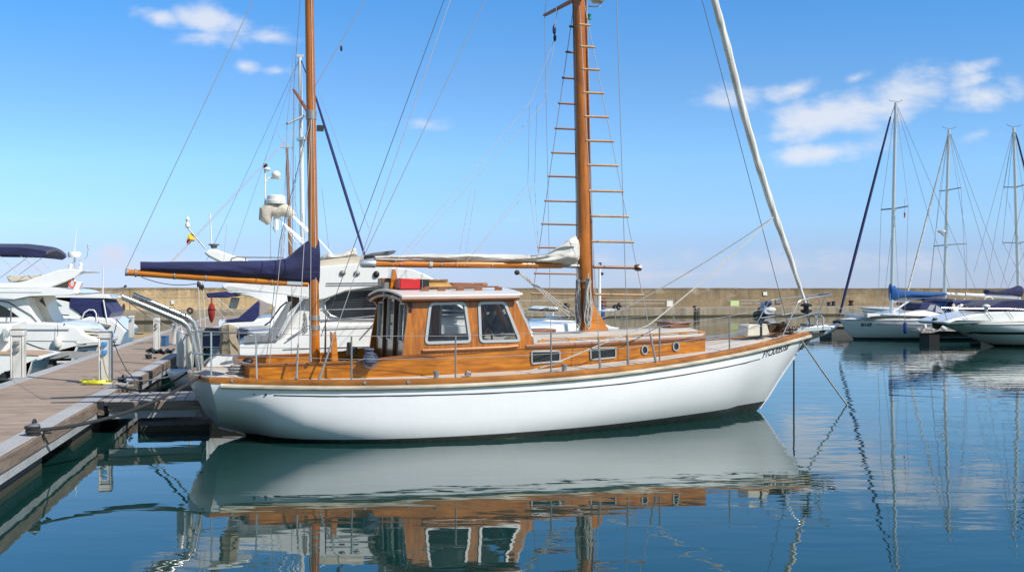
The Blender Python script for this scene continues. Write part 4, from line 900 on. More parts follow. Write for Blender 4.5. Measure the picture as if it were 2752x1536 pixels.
# horn cleats with rope
def bollard(p, label, rot, wrap=True, s_=1.0):
    o = thing('bollard', label, 'bollard', loc=p, rz=rot, group='bollards on the pontoon edge')
    MB().lathe([(0, 0), (.07*s_, 0), (.055*s_, .03*s_), (.05*s_, .10*s_), (.085*s_, .13*s_), (.085*s_, .16*s_), (.05*s_, .18*s_), (0, .18*s_)], (0, 0, 0), 14).build('bollard_post', CLEAT, o)
    if wrap:
        m = MB()
        for i in range(4): m.torus((0, .005*i, .035*s_ + .03*i*s_), (.075 + .012*(i % 2))*s_, .022*s_, 'z', 14, 6)
        m.torus((.03, 0, .14*s_), .08*s_, .022*s_, 'y', 14, 6); m.tube([(.05, -.1, .03), (.12, -.16, .02), (.2, -.1, .01)], .02*s_, 6); m.build('rope_turns', DROPE, o)
    return o
bollard(cleatA, 'pontoon bollard wrapped in thick black rope, the one nearest the camera', 102, True, .85)
bollard(dockz(C6(905, 145)), 'small dark blue bollard on the far pontoon edge above the finger pier', 102, True, .8)
bollard(dockz(C6(745, 300)), 'black rope-wrapped bollard beside the pedestal with the yellow hose', 102, True, .75)
# service pedestals
def pedestal(p, w, h, label, sockets, rot=10):
    o = thing('service_pedestal', label, 'pedestal', loc=p, rz=rot, group='white service pedestals along the pontoon')
    b = MB(); b.box((0, 0, h*.44), (w*.66, w*.7, h*.88))
    for sx_ in (-1, 1): b.box((sx_*w*.42, 0, h*.44), (w*.16, w*.8, h*.88))
    b.build('pedestal_body', PED, o, bevel=.012); MB().box((0, 0, .015), (w*1.15, w*.95, .03)).build('base_plate', GALV, o)
    hd = MB(); hd.box((0, -.0, h*.94), (w*1.08, w*.9, h*.11)); hd.build('pedestal_head', PED, o, bevel=.015); MB().box((0, 0, h*1.0 + .012), (w*.98, w*.8, .024)).build('head_cap', mat('cap_grey', (.22, .20, .19), .6), o, bevel=.008)
    for zf, m in sockets:
        s_ = MB(); s_.lathe([(0, -.06), (w*.16, -.055), (w*.2, -.02), (w*.2, 0)], (0, -w*.36, h*zf), 14, 'y').box((0, -w*.38, h*zf + w*.12), (w*.4, .03, .03)); s_.build('power_socket', m, o)
    return o
GREYS = mat('socket_grey', (.25, .25, .25), .45)
def ped_px(base_px, top_y, wpx, label, sock):
    p = dockz(base_px); k = p.y/F; return pedestal(p, wpx*k, (base_px[1] - top_y)*k, label, sock)
ped1 = ped_px((49, 1017), 887, 34, 'white service pedestal with grey sockets at the left picture edge', ((.74, GREYS), (.60, GREYS)))
ped2 = ped_px((284, 1031), 893, 33, 'white service pedestal with two blue sockets and yellow hose at its foot', ((.78, SKYBLUE), (.62, SKYBLUE)))
ped_px((421, 940), 853, 16, 'white service pedestal with dark sockets beside the blue bin', ((.80, GREYS), (.68, GREYS)))
ped_px((353, 907), 847, 13.5, 'small far white service pedestal on the left pontoon edge', ((.80, SKYBLUE),))
ped_px((470, 925), 868, 12, 'small far white service pedestal half hidden behind the grey fender', ((.80, GREYS),))
c = dockz(C6(600, 300)); mb = MB()
for i in range(5): mb.torus((c.x - .02 + .04*math.sin(i*2.1), c.y - .02 + .05*math.cos(i*1.7), .53 + .012*i), .27 - .03*i, .014, 'z', 26, 6, .75)
mb.torus((c.x - .22, c.y + .3, .55), .25, .017, 'z', 20, 6, .6)
mb.tube([(c.x + .15, c.y - .25, .55), (c.x + .3, c.y - .15, .53), (c.x + .5, c.y - .2, .52)], .017, 6)
loose(mb, 'hose', YHOSE, W, 'bright yellow hose coiled round the foot of a white pedestal', 'hose')
pc2 = ped2.location; rope([pc2 + Vector((.0, -.14, .50)), pc2 + Vector((.03, -.16, .38)), pc2 + Vector((.08, -.18, .2)), pc2 + Vector((.18, -.22, .05)), pc2 + Vector((.28, -.2, .03))], .010, mat('tan_cable', (.28, .2, .12), .6), 'tan cable hanging from the lower blue socket of a pedestal', 6, None, 'power_cable')
tg = dockz(C6(715, 322)); mb = MB(); rnd = random.Random(5)
for i in range(7): mb.torus((tg.x + rnd.uniform(-.14, .14), tg.y + rnd.uniform(-.1, .1), .52 + .012*i), rnd.uniform(.07, .15), .012, 'z', 16, 5, rnd.uniform(.6, 1))
loose(mb, 'rope_heap', GROPE, W, 'tangled grey rope heap on the pontoon corner beside the yellow hose', 'rope')
rope([dockz(C6(690, 165)) + Vector((0, 0, .5)), dockz(C6(720, 200)) + Vector((0, 0, .3)), dockz(C6(770, 240)) + Vector((0, 0, .08)), dockz(C6(820, 275)) + Vector((0, 0, .02)), dockz(C6(850, 285)) + Vector((0, 0, -.1))], .010, DROPE, 'thin black cable drooping from the yellow hose pedestal over the pontoon edge', 6, None, 'power_cable')
mb = MB(); c = dockz(C6(35, 262)); 
for i in range(4): mb.torus((c.x + .03*i, c.y, .53 + .03*i), .16 - .02*i, .02, 'z', 16, 6, .8)
loose(mb, 'rope_heap', DROPE, W, 'small black rope heap at the foot of the leftmost pedestal', 'rope')
mb = MB(); mb.tube([Vector(dockz((cx, cy))) + Vector((0, 0, .03 + .03*(k % 2))) for k, (cx, cy) in enumerate(((395, 946), (408, 944), (420, 950), (432, 947), (440, 952), (450, 946), (458, 949), (468, 943)))], [.04, .055, .05, .06, .045, .055, .05, .03], 7)
loose(mb, 'rope_heap', BLACK, W, 'dark low heap of lines at the foot of the pedestal beside the blue bin', 'rope')
c = dockz(N2(398, 930)); mb = MB(); k = c.y/F; mb.box((c.x, c.y, .5 + 13*k), (13*k, .3, 26*k)).box((c.x, c.y, .5 + 26*k), (14*k, .34, .03)); loose(mb, 'rubbish_bin', MIDBLUE, W, 'blue box-shaped bin on the pontoon right of a white pedestal', 'bin', bevel=.02)

# ================================================================== HULL BUILDER FOR THE OTHER BOATS
def boat_hull(L, B, f_bow, f_mid, f_st, over=.9, draft=.5, flare=1.0, stern_b=.8, tilt=.25):
    """bow at x = 0, stern at x = L"""
    xs_ = [L*(1-(i/18)) if False else L*((i/18)**1.25) for i in range(19)]
    b = spl([0, .08*L, .25*L, .5*L, .75*L, L], [.02, B*.21*flare, B*.39, B*.5, B*.49, B*.5*stern_b])
    zs = spl([0, .3*L, .65*L, L], [f_bow, f_mid + (f_bow-f_mid)*.4, f_mid, f_st])
    zk = spl([0, over, over + .12*L, .5*L, L], [f_bow - .05, 0, -draft*.7, -draft, -draft*.3])
    n = lerp([0, .12*L, .5*L, L], [1.3, 1.7, 3.2, 3.0])
    return Hull(xs_, b, zs, zk, n)
def hull_parts(Hh, root, m, deckm=None, rail=None, dz=0, camber=.1):
    mb = Hh.mesh(12); x = Hh.xs[-1]; n = len([0])
    ts = [i/12 for i in range(13)]; ring = [Hh.pt(x, t, -1) for t in ts] + [Hh.pt(x, t, 1) for t in ts[-2::-1]]; mb.add(ring, [tuple(range(len(ring)))])
    h = mb.build('hull', m, root, 60); rings = []
    for x in Hh.xs: rings.append([(x, -Hh.b(x)*(1 - 2*j/8)*.995, Hh.zs(x) + dz + camber*(1 - (1 - 2*j/8)**2)*min(1, Hh.b(x))) for j in range(9)])
    MB().loft(rings, False, False).build('deck', deckm or GELW, root, 60); return h
def ppoly(fr, cr, pts, y): return [(lambda p: (p.x, p.z))(fr.Y(cr(*q), y)) for q in pts]
def panel(fr, cr, pts, y, name, m, parent, depth=.012, out=.006, r=0, bevel=0):
    """an outline pressed on a side wall that stands at y"""
    pl = ppoly(fr, cr, pts, y); pl = rpoly(pl, r) if r else pl
    return MB().prism(pl, y - out, y - out + depth if depth < .1 else y + depth).build(name, m, parent, 38, bevel)
def block(fr, cr, pts, y0, y1, name, m, parent, bevel=.04, r=0):
    pl = ppoly(fr, cr, pts, y0); pl = rpoly(pl, r) if r else pl
    return MB().prism(pl, y0, y1).build(name, m, parent, 38, bevel)
def pole(fr, a, b, y, r, name, m, parent, n=6): return MB().tube([fr.Y(a, y), fr.Y(b, y)], r, n).build(name, m, parent)

# ---------------------------------------------------------------- big flybridge yacht right behind the ketch
M0 = K.tow((0, 2.95, 0)); M = Fr(M0.x, M0.y, 12.5); MW = 3.6
my = thing('flybridge_yacht', 'big white flybridge motor yacht with a long dark oval saloon window behind the wooden boat', 'motor yacht', M)
xsn = M.Y(E1(415, 770), 0).x; 
def z_at(cr, x, y, yy=0): return M.Y(cr(x, y), yy)
hp = [z_at(E1, 412, 775), z_at(E1, 445, 680), z_at(E1, 560, 585), z_at(E7, 560, 1258), z_at(E7, 930, 1238), z_at(E7, 1010, 1195), z_at(E7, 1440, 1055), z_at(E7, 2150, 1050), z_at(C3, 1170, 760), z_at(C3, 1700, 790)]
hpts = [(p.x, p.z) for p in hp]; xbow = hpts[-1][0] + 1.6
mb = MB(); topz = lerp([p[0] for p in hpts] + [xbow], [p[1] for p in hpts] + [hpts[-1][1] + .05]); rings = []
for i in range(25):
    x = hpts[0][0] + (xbow - hpts[0][0])*i/24; f = i/24; w = MW/2*(1 if f < .55 else max(.02, 1 - ((f - .55)/.45)**2.2)); z = topz(x); kz = -.5 if f < .85 else -.5 + (z + .3)*((f - .85)/.15)**1.3
    rings.append([(x, MW/2 - w*q, kz + (z - kz)*h) for q, h in ((.0, 0), (.75, .12), (.96, .45), (1.0, .8), (.985, 1), (.5, 1.02), (0, 1.03), (-.5, 1.02), (-.985, 1), (-1, .8), (-.96, .45), (-.75, .12))])
mb.loft(rings).build('hull', hullmat('yacht_topsides', (.42, 0, 0), (.86, .86, .84), (.02, .022, .03)), my, 45)  # tall dark boot, unseen, added to dull the hull's white reflection in the water
dk = [(930, 1242), (1215, 762), (1300, 690), (1700, 600), (2300, 560)]
dkp = ppoly(M, E7, dk, .12) + ppoly(M, C3, [(900, 385), (1130, 560), (1380, 740), (1420, 800)], .12); dkp += [(dkp[-1][0], .9), (dkp[0][0], .9)]
deckh = MB().prism(dkp, .12, MW - .12).build('deckhouse', GEL, my, bevel=.06)
ov = ppoly(M, E7, [(250, 560), (330, 545), (520, 540), (900, 470), (1430, 342), (1960, 302)], -.05) + ppoly(M, C3, [(680, 272), (800, 318), (925, 388), (900, 400)], -.05) + ppoly(M, E7, [(2100, 590), (1750, 640), (1500, 735), (1430, 750), (1300, 735), (1050, 690), (700, 655), (330, 628), (262, 605)], -.05)
fly = MB().prism(ov, -.05, MW + .05).build('flybridge', GEL, my, bevel=.07)
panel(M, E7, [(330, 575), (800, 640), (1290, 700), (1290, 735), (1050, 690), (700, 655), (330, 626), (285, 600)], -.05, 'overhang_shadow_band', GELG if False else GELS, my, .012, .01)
panel(M, E7, [(1510, 537), (2180, 530), (2180, 545), (1515, 552)], -.05, 'styling_groove', GELG, my, .012, .008); panel(M, E7, [(1505, 566), (2180, 556), (2180, 572), (1510, 578)], -.05, 'styling_groove', GELG, my, .012, .008)
wpts = [(1490, 770), (1540, 720), (1640, 670), (1760, 636), (1900, 624), (2150, 612)]; win = ppoly(M, E7, wpts, .12) + ppoly(M, C3, [(600, 470), (900, 510), (1080, 590), (1165, 650), (1150, 690), (600, 706), (380, 708)], .12) + ppoly(M, E7, [(2150, 976), (1700, 976), (1570, 935), (1500, 860)], .12)
MB().prism(win, .105, .125).build('saloon_window', BLIND, my, 0)
wf = [Vector((p[0], .10, p[1])) for p in win]; MB().tube(wf + [wf[0]], .02, 6).build('window_seal', GELS, my)
for cx in (1975,): panel(M, E7, [(cx, 622), (cx + 14, 621), (cx + 14, 976), (cx, 976)], .12, 'window_post', BLACK, my, .012, .022)
for ps in ([(1440, 868), (1500, 866), (2180, 848)], [(1440, 1010), (1500, 998), (2180, 930)]):
    e_ = M.Y(C3(1150, 640 if ps[0][1] < 900 else 672), -.04); MB().tube([M.Y(E7(*q), -.04) for q in ps] + [e_], .016, 6).build('hand_rail', CHROME, my)
pole(M, E7(2130, 985), E7(1950, 1180), -.04, .014, 'rail_stay', STEEL, my); pole(M, E7(1300, 1050), E7(1040, 1225), -.03, .012, 'rail_stay', STEEL, my)
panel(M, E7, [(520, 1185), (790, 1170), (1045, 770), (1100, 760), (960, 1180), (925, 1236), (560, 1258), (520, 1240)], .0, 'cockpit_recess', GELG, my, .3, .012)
panel(M, E7, [(1040, 690), (1190, 705), (1190, 770), (1060, 900)], .12, 'cockpit_curtain', mat('curtain_brown', (.16, .12, .085), .8), my, .012, .02)
MB().tube([M.Y(E7(*q), -.03) for q in ((770, 1050), (830, 1010), (960, 830), (1040, 765))], .018, 6).build('stair_rail', DWIRE, my)
MB().tube([M.Y(E7(*q), -.02) for q in ((930, 1180), (1060, 930), (1205, 765))], .02, 6).build('stair_rail', GELS, my)
panel(M, E1, [(630, 740), (700, 715), (900, 688), (900, 712), (760, 745), (640, 758)], .0, 'stern_stripe', GELG, my, .012, .01)
for y0 in (1330, 1082): pole(M, E7(1000 if y0 > 1200 else 1480, y0), E7(2150, y0 - 30), -.012, .008, 'side_moulding', GELS, my)
for cx, cy in ((1712, 418), (1885, 422)):
    p = M.Y(E7(cx, cy), -.06); MB().ell(p, (.06, .04, .05), 10, 6).build('deck_light', STEEL, my)
p = M.Y(E7(2118, 435), -.06); MB().ell(p, (.06, .05, .065), 10, 6).build('deck_light', BLACK, my)
panel(M, E7, [(1430, 345), (1430, 270), (1520, 255), (1960, 205), (1970, 300)], .1, 'flybridge_cover_skirt', TAN if False else BEIGE, my, .6, .01)
bundle([(lambda a, b: (a.x, b.z, a.z, w))(M.Y(E7(x, a), .5), M.Y(E7(x, b), .5)) for x, a, b, w in ((1425, 245, 290, .2), (1480, 195, 280, .4), (1540, 165, 270, .5), (1620, 185, 260, .5), (1700, 175, 250, .5), (1780, 140, 240, .5), (1850, 105, 225, .4), (1880, 110, 220, .3), (1905, 190, 212, .15))], CREAM, 'flybridge_seat_cover', my, 24, .15, 5, 3)
my_c = [o for o in bpy.data.objects if o.name.startswith('flybridge_seat_cover')][-1]; my_c.location.y = .9
block(M, E7, [(1960, 208), (2060, 178), (2330, 145), (2362, 152), (2330, 186), (2100, 205)], .4, MW - .4, 'folded_windscreen', mat('grey_cover', (.13, .125, .12), .7), my, .02)
block(M, E7, [(30, 172), (110, 130), (200, 138), (340, 190), (560, 260), (620, 320), (300, 330), (180, 270), (90, 225)], .3, .75, 'radar_arch', GEL, my, .05)
for x0, x1 in ((100, 215),): p = M.Y(E7((x0+x1)/2, 88), .5); MB().lathe([(0, -.05), (.05, -.05), (.065, .0), (.10, .005), (.10, .025), (.065, .03), (0, .035)], p, 14).build('satellite_dome', mat('dome_grey', (.12, .12, .12), .5), my)
pole(M, E7(130, 100), C7(543, 1178), .5, .014, 'antenna', GELW, my)
fs = MB().tube([M.Y(C7(518, 1372), .5), M.Y(C7(420, 1258), .5)], .014, 6).build('flag_staff', STEEL, my); MB().lathe([(.02, 0), (.045, .02), (.045, .08), (.02, .1), (.03, .13), (.04, .16), (0, .22)], M.Y(C7(420, 1258), .5), 10).build('stern_light', GELW, my)
flag = loose_root('flag', 'small red and yellow flag hanging from the slanting staff of a yacht', 'flag', M, M.Y(C7(436, 1350), .5))
fc = flag.location; L0_ = [M.Y(C7(*q), .5) - M.Y(C7(436, 1350), .5) for q in ((428, 1288), (450, 1290), (466, 1326), (440, 1336), (418, 1352), (413, 1335), (420, 1310))]
def flagf(nt, b): n = tex(nt, coords(nt, (5, 5, 5)), 1.2, 2); zz = mth(nt, 'ADD', xyz(nt, coords(nt))[2], mth(nt, 'MULTIPLY', n, .12)); setc(nt, b, mix(nt, mth(nt, 'GREATER_THAN', zz, .145), (.62, .035, .03), (.75, .50, .02)))
mbf = MB(); ctr = sum(L0_, Vector())/len(L0_); mbf.add([v + Vector((0, .04*math.sin(i*2), 0)) for i, v in enumerate(L0_)] + [ctr + Vector((0, -.06, 0))], [(i, (i+1) % 7, 7) for i in range(7)]); mbf.build('flag_cloth', mat('flag_cloth', (.6, .05, .03), .8, build=flagf), flag, 0)
# fly rail, folded sun top, radar
MB().tube([M.Y(E7(*q), .2) for q in ((360, 275), (375, 240), (420, 228), (1000, 232))], .014, 6).build('fly_rail', STEEL, my); pole(M, E7(540, 230), E7(540, 275), .2, .012, 'fly_rail_post', STEEL, my)
SY = 1.2
rp = [M.Y(N1(*q), SY) for q in ((185, 935), (140, 870), (150, 800), (215, 760), (270, 800), (330, 770), (400, 800), (450, 850))]
MB().tube(rp, [.05, .13, .15, .15, .14, .14, .12, .08], 12).build('sun_top_sock', BEIGE, my)
for a, b in (((200, 935), (400, 1300)), ((260, 850), (480, 1260)), ((300, 860), (520, 1200)), ((340, 930), (555, 1110)), ((360, 950), (560, 1150)), ((400, 790), (620, 1000)), ((450, 850), (640, 1040))): pole(M, N1(*a), N1(*b), SY, .009, 'sun_top_hoop', CHROME, my)
pole(M, N1(750, 1120), E7(1650, 265), SY, .010, 'sun_top_hoop', CHROME, my)
for a in ((200, 930), (330, 1000)): pole(M, N1(a[0], a[1]), N1(a[0], 1340), SY, .010, 'sun_top_post', CHROME, my)
p = M.Y(N1(262, 712), SY); q = M.Y(N1(262, 612), SY); rr_ = (M.Y(N1(378, 660), SY).x - M.Y(N1(145, 660), SY).x)/2; hz = q.z - p.z
MB().lathe([(0, 0), (rr_*.96, 0), (rr_, hz*.2), (rr_, hz*.4), (rr_*.93, hz*.45), (rr_*.9, hz*.9), (rr_*.8, hz), (0, hz)], p, 24).build('radar_dome', GELW, my, 30)
MB().tube([p - Vector((0, 0, .5)), p], .05, 8).build('radar_post', GELW, my)
pole(M, N1(135, 720), N1(135, 290), SY, .018, 'light_mast', GELW, my); MB().tube([M.Y(N1(135, 470), SY), M.Y(N1(180, 415), SY), M.Y(N1(312, 418), SY)], .02, 6).build('light_arm', GELW, my)
MB().ell(M.Y(N1(262, 378), SY), (.09, .09, .08), 12, 7).build('gps_dome', GELW, my); MB().ell(M.Y(N1(160, 316), SY), (.07, .07, .045), 10, 6).build('gps_dome', GELW, my); MB().tube([M.Y(N1(140, 300), SY), M.Y(N1(140, 255), SY)], .04, 8).build('anchor_light', BLACK, my)

# ---------------------------------------------------------------- white tender behind the finger pier
t0 = W.Z(N2(330, 1430), .45); TF = Fr(t0.x, t0.y + .45, 14)
tn = thing('tender', 'small white tender with pale blue deck floating behind the finger pier', 'dinghy', TF)
th = Hull([0, .1, .25, .5, .9, 1.5, 2.2, 2.8], spl([0, .1, .3, .7, 1.2, 2.8], [.03, .32, .52, .66, .72, .68]), lerp([0, 2.8], [.50, .44]), spl([0, .25, .6, 1.2, 2.8], [.40, .05, -.08, -.15, -.12]), lerp([0, .6, 2.8], [1.8, 2.6, 3.4]))
hull_parts(th, tn, GEL, mat('pale_blue_deck', (.36, .41, .52), .4), dz=.0, camber=.05)
sweep(MB(), [Vector((x, -th.b(x), th.zs(x))) for x in reversed(th.xs)] + [Vector((x, th.b(x), th.zs(x))) for x in th.xs], [(-.03, -.04), (.03, -.04), (.035, .0), (.0, .03), (-.03, .02)]).build('gunwale', GELW, tn)
slab(MB(), .45, 1.1, -.3, .3, .52, .56).build('bow_hatch', mat('pale_blue_hatch', (.28, .33, .44), .4), tn, bevel=.02)

# ================================================================== YACHTS LEFT OF THE PONTOON (sterns to the pontoon, bows out of frame to the left)
def left_boat(Fb, pts_cr, pts, W_, name, label, m=GEL, hullname='hull', taper=.08):
    o = thing(name, label, 'motor yacht', Fb); pl = [(lambda p: (p.x, p.z))(Fb.Y(pts_cr(*q), 0)) for q in pts]
    pl += [(pl[-1][0], -.4), (pl[0][0], -.4)] if False else []
    return o, pl
# flybridge yacht with navy sun top
Y1 = Fr(*W.Y((264, 924), 31.2).xy, 12); l1 = thing('flybridge_yacht', 'white flybridge motor yacht under a navy sun top with radar, left of the pontoon', 'motor yacht', Y1)
W1 = 3.6
hp = ppoly(Y1, E2, [(-500, 925), (400, 928), (640, 944), (800, 975), (862, 1050), (1000, 1108), (1006, 1165), (790, 1185)], 0); hp = hp + [(hp[-1][0] - .3, -.4), (hp[0][0], -.4)]
mb = MB()
for pl_, (y0, y1) in ((hp, (0, W1)),): mb.prism(pl_, y0, y1)
mb.build('hull', PHULL, l1, bevel=.06)
def P1(cr, pts, y0, y1, name, m, bevel=.03, r=0): return block(Y1, cr, pts, y0, y1, name, m, l1, bevel, r)
P1(E2, [(-500, 690), (60, 700), (275, 672), (300, 760), (345, 850), (392, 932), (-500, 932)], .12, W1 - .12, 'deckhouse', GEL, .05)
panel(Y1, E2, [(-300, 715), (-20, 745), (60, 780), (130, 826), (196, 874), (-300, 878)], .12, 'cabin_window', GLASS_D, l1, .012, .012)
P1(E2, [(270, 668), (445, 664), (482, 800), (548, 925), (400, 930), (350, 850), (300, 750)], 1.0, W1 - 1.0, 'cockpit_bulkhead', GELC, .02)
panel(Y1, E2, [(400, 712), (432, 675), (470, 770), (455, 760)], 1.0, 'cockpit_window', GLASS_D, l1, .012, .012); panel(Y1, E2, [(275, 680), (335, 668), (345, 800), (385, 905), (375, 925), (320, 800)], .98, 'cockpit_door', BLACK, l1, .012, .02)
MB().tube([Y1.Y(E2(*q), .10) for q in ((-20, 708), (90, 726), (220, 800), (320, 860), (380, 925))], .018, 6).build('stair_rail', DWIRE, l1)
P1(E2, [(-500, 585), (0, 583), (420, 578), (560, 576), (740, 606), (795, 632), (700, 650), (540, 658), (300, 664), (140, 696), (60, 688), (-500, 640)], -.1, W1 + .1, 'flybridge_floor', GEL, .06)
panel(Y1, E2, [(-300, 614), (428, 616), (415, 628), (-300, 628)], -.1, 'styling_groove', GELS, l1, .012, .01)
P1(E2, [(-500, 525), (150, 532), (260, 508), (430, 452), (600, 396), (700, 384), (832, 396), (832, 412), (770, 470), (660, 520), (518, 572), (-500, 580)], -.02, .5, 'flybridge_wing', GEL, .06)
P1(E2, [(-500, 525), (150, 532), (260, 508), (430, 452), (600, 396), (700, 384), (832, 396), (832, 412), (770, 470), (660, 520), (518, 572), (-500, 580)], W1 - .5, W1 + .02, 'flybridge_wing', GEL, .06)
P1(E2, [(600, 396), (700, 384), (832, 396), (832, 412), (640, 420)], .3, W1 - .3, 'radar_arch', GEL, .05)
P1(E2, [(520, 570), (620, 492), (712, 478), (690, 580)], .2, .23, 'smoked_screen', SMOKE, 0)
P1(E2, [(742, 590), (778, 516), (832, 520), (796, 600), (822, 630), (745, 622)], .05, .4, 'flybridge_fin', GEL, .03)
P1(E2, [(60, 455), (330, 452), (440, 440), (460, 470), (240, 505), (90, 520)], .6, W1 - .6, 'flybridge_seat', BEIGE, .05)
# sun top
rings = []
for q0, q1 in (((-420, 165), (-420, 235)), ((-60, 166), (-60, 240)), ((190, 168), (190, 246)), ((330, 184), (330, 258)), ((440, 200), (425, 270)), ((472, 212), (470, 242))):
    a, b = Y1.Y(E2(*q0), .4), Y1.Y(E2(*q1), .4); rings.append([(a.x, .35 + 2.9*j/8, a.z + .16*(1 - (2*j/8 - 1)**2)) for j in range(9)] + [(b.x, .35 + 2.9*j/8, b.z + .16*(1 - (2*j/8 - 1)**2)) for j in range(8, -1, -1)])
MB().loft(rings).build('sun_top', NAVY, l1, 50)
for y in (.38, 3.2):
    for a, b in (((-10, 250), (195, 445)), ((0, 480), (310, 248)), ((195, 445), (430, 272)), ((170, 230), (460, 445)), ((320, 255), (370, 310)), ((410, 290), (530, 415))): pole(Y1, E2(*a), E2(*b), y, .009, 'sun_top_hoop', STEEL, l1)
# radar set on the arch
yr = 1.6
p, q = Y1.Y(E2(758, 270), yr), Y1.Y(E2(758, 213), yr); hz = q.z - p.z; MB().lathe([(0, 0), (.185, 0), (.20, hz*.2), (.20, hz*.75), (.175, hz), (0, hz)], p, 22).build('radar_dome', GELW, l1, 30)
MB().tube([Y1.Y(E2(768, 392), yr), p], .025, 8).build('radar_post', ALU, l1); pole(Y1, E2(700, 390), E2(765, 285), yr, .01, 'radar_strut', ALU, l1); pole(Y1, E2(800, 390), E2(822, 330), yr, .01, 'radar_strut', ALU, l1)
for cx, cy in ((718, 355), (822, 345), (712, 378), (815, 380)): MB().ell(Y1.Y(E2(cx, cy), yr), (.065, .065, .07), 10, 7).build('gps_dome', GELW, l1)
pole(Y1, E2(757, 213), E2(776, -12), yr, .014, 'antenna', GELW, l1); MB().tube([Y1.Y(E2(*q), yr) for q in ((790, 300), (850, 296), (885, 262), (897, 180))], .014, 6).build('light_arm', ALU, l1); MB().lathe([(.02, 0), (.035, .01), (.035, .05), (.02, .06), (.035, .08), (.035, .12), (0, .14)], Y1.Y(E2(897, 180), yr), 10).build('anchor_light', GELS, l1)
pole(Y1, E2(108, 940), E2(112, 785), -.05, .02, 'rail_post', STEEL, l1)
panel(Y1, E2, [(200, 998), (705, 998), (700, 1008), (200, 1008)], 0, 'rubbing_strip', GELG, l1, .012, .03); panel(Y1, E2, [(260, 1112), (780, 1118), (780, 1124), (260, 1118)], 0, 'hull_line', GELG, l1, .012, .012)
panel(Y1, E2, [(760, 1120), (790, 1140), (1000, 1128), (1000, 1136), (785, 1150)], 0, 'stern_moulding', GELC, l1, .012, .012)
P1(E2, [(855, 1180), (1006, 1166), (1010, 1188), (860, 1198)], .2, W1 - .2, 'swim_platform', GELC, .02)
for k in range(3): P1(E2, [(850 + 20*k, 1000 + 30*k), (990, 1010 + 32*k), (1000, 1024 + 32*k), (860 + 20*k, 1015 + 30*k)], .3, 1.4, 'stern_step', GELC, .015)
fender(Y1, Y1.Y(E2(586, 1074), -.12), .115, .36, FENDW, 'fat white fender hung on the side of the left-hand flybridge yacht', rope=.38, mr=DROPE)
lb_ = loose_root('life_ring', 'orange horseshoe life ring hung on the flybridge of the yacht with the navy sun top', 'life ring', Y1, Y1.Y(E2(735, 590), .1))
MB().torus((0, 0, .17), .085, .035, 'y', 18, 8, 1.5).build('ring_body', ORANGE, lb_); MB().torus((0, -.01, .17), .085, .037, 'y', 6, 8, 1.5, .4, .9).build('ring_band', GELW, lb_)
rope(sag(Y1.tow(Y1.Y(E2(650, 945), -.02)), dockz((310, 922)) + Vector((0, 0, .05)), .25), .018, DROPE, 'dark stern rope from the yacht with the navy sun top to the pontoon edge', 6)
# express cruiser with navy cockpit cover
Y2 = Fr(*W.Y((341, 887), 41.5).xy, 12); l2 = thing('sport_cruiser', 'white sport cruiser with navy cockpit cover and green windscreen, left of the pontoon', 'motor yacht', Y2)
hp = ppoly(Y2, E2, [(300, 880), (560, 900), (830, 896), (905, 872), (1140, 888), (1292, 1010), (1262, 1050)], 0); MB().prism(hp + [(hp[-1][0] - .3, -.4), (hp[0][0], -.4)], 0, 3.4).build('hull', PHULL, l2, bevel=.08)
block(Y2, E2, [(380, 700), (445, 672), (525, 640), (1090, 645), (1112, 688), (722, 682), (712, 770), (800, 830), (850, 892), (380, 890)], .15, 3.25, 'deckhouse', GEL, l2, .06)
panel(Y2, E2, [(425, 690), (520, 668), (636, 765), (440, 768)], .15, 'windscreen', mat('green_glass', (.16, .26, .24), .08), l2, .012, .012)
block(Y2, E2, [(716, 676), (900, 690), (1045, 702), (1136, 830), (1100, 886), (960, 876), (862, 868), (800, 822), (718, 770)], .08, 3.3, 'cockpit_cover', NAVY2, l2, .05)
panel(Y2, E2, [(525, 838), (712, 852), (712, 862), (530, 848)], .0, 'hull_line', BLACK, l2, .012, .16)
MB().tube([Y2.Y(E2(*q), .0) for q in ((838, 880), (860, 830), (905, 802), (955, 805), (978, 840), (978, 1000))], .03, 6).build('stern_arch', GELW, l2)
pole(Y2, E2(1046, 640), E2(1048, 372), 1.0, .028, 'pole_mast', ALUW, l2); pole(Y2, E2(1050, 700), E2(1090, 930), .0, .03, 'flag_pole', GELW, l2)
for a, b in (((1060, 600), (1260, 580)), ((1060, 640), (1250, 610)), ((1110, 650), (1200, 665)), ((1110, 600), (1270, 570)), ((1060, 625), (1240, 655)), ((1250, 640), (1270, 565))): pole(Y2, E2(*a), E2(*b), .8, .018, 'dinghy_davit', STEEL, l2)
MB().ell(Y2.Y(E2(1275, 562), .8), (.06, .06, .05), 10, 6).build('davit_cap', BLACK, l2); block(Y2, E2, [(1010, 650), (1100, 640), (1110, 690), (1020, 680)], .6, 1.3, 'davit_base', GELC, l2, .03)
block(Y2, E2, [(975, 930), (1130, 958), (1120, 975), (980, 980)], -.1, .3, 'stowed_oar', mat('grey_wood', (.25, .22, .2), .7), l2, .02)
fender(Y2, Y2.Y(E2(1000, 930), -.12), .09, .28, BLACK, 'small black fender at the stern of the navy covered cruiser', rope=.3)
rope(sag(Y2.tow(Y2.Y(E2(1180, 895), .1)), dockz((385, 900)) + Vector((0, 0, .05)), .2), .02, DROPE, 'thin dark stern rope of the cruiser with the navy cockpit cover', 5)
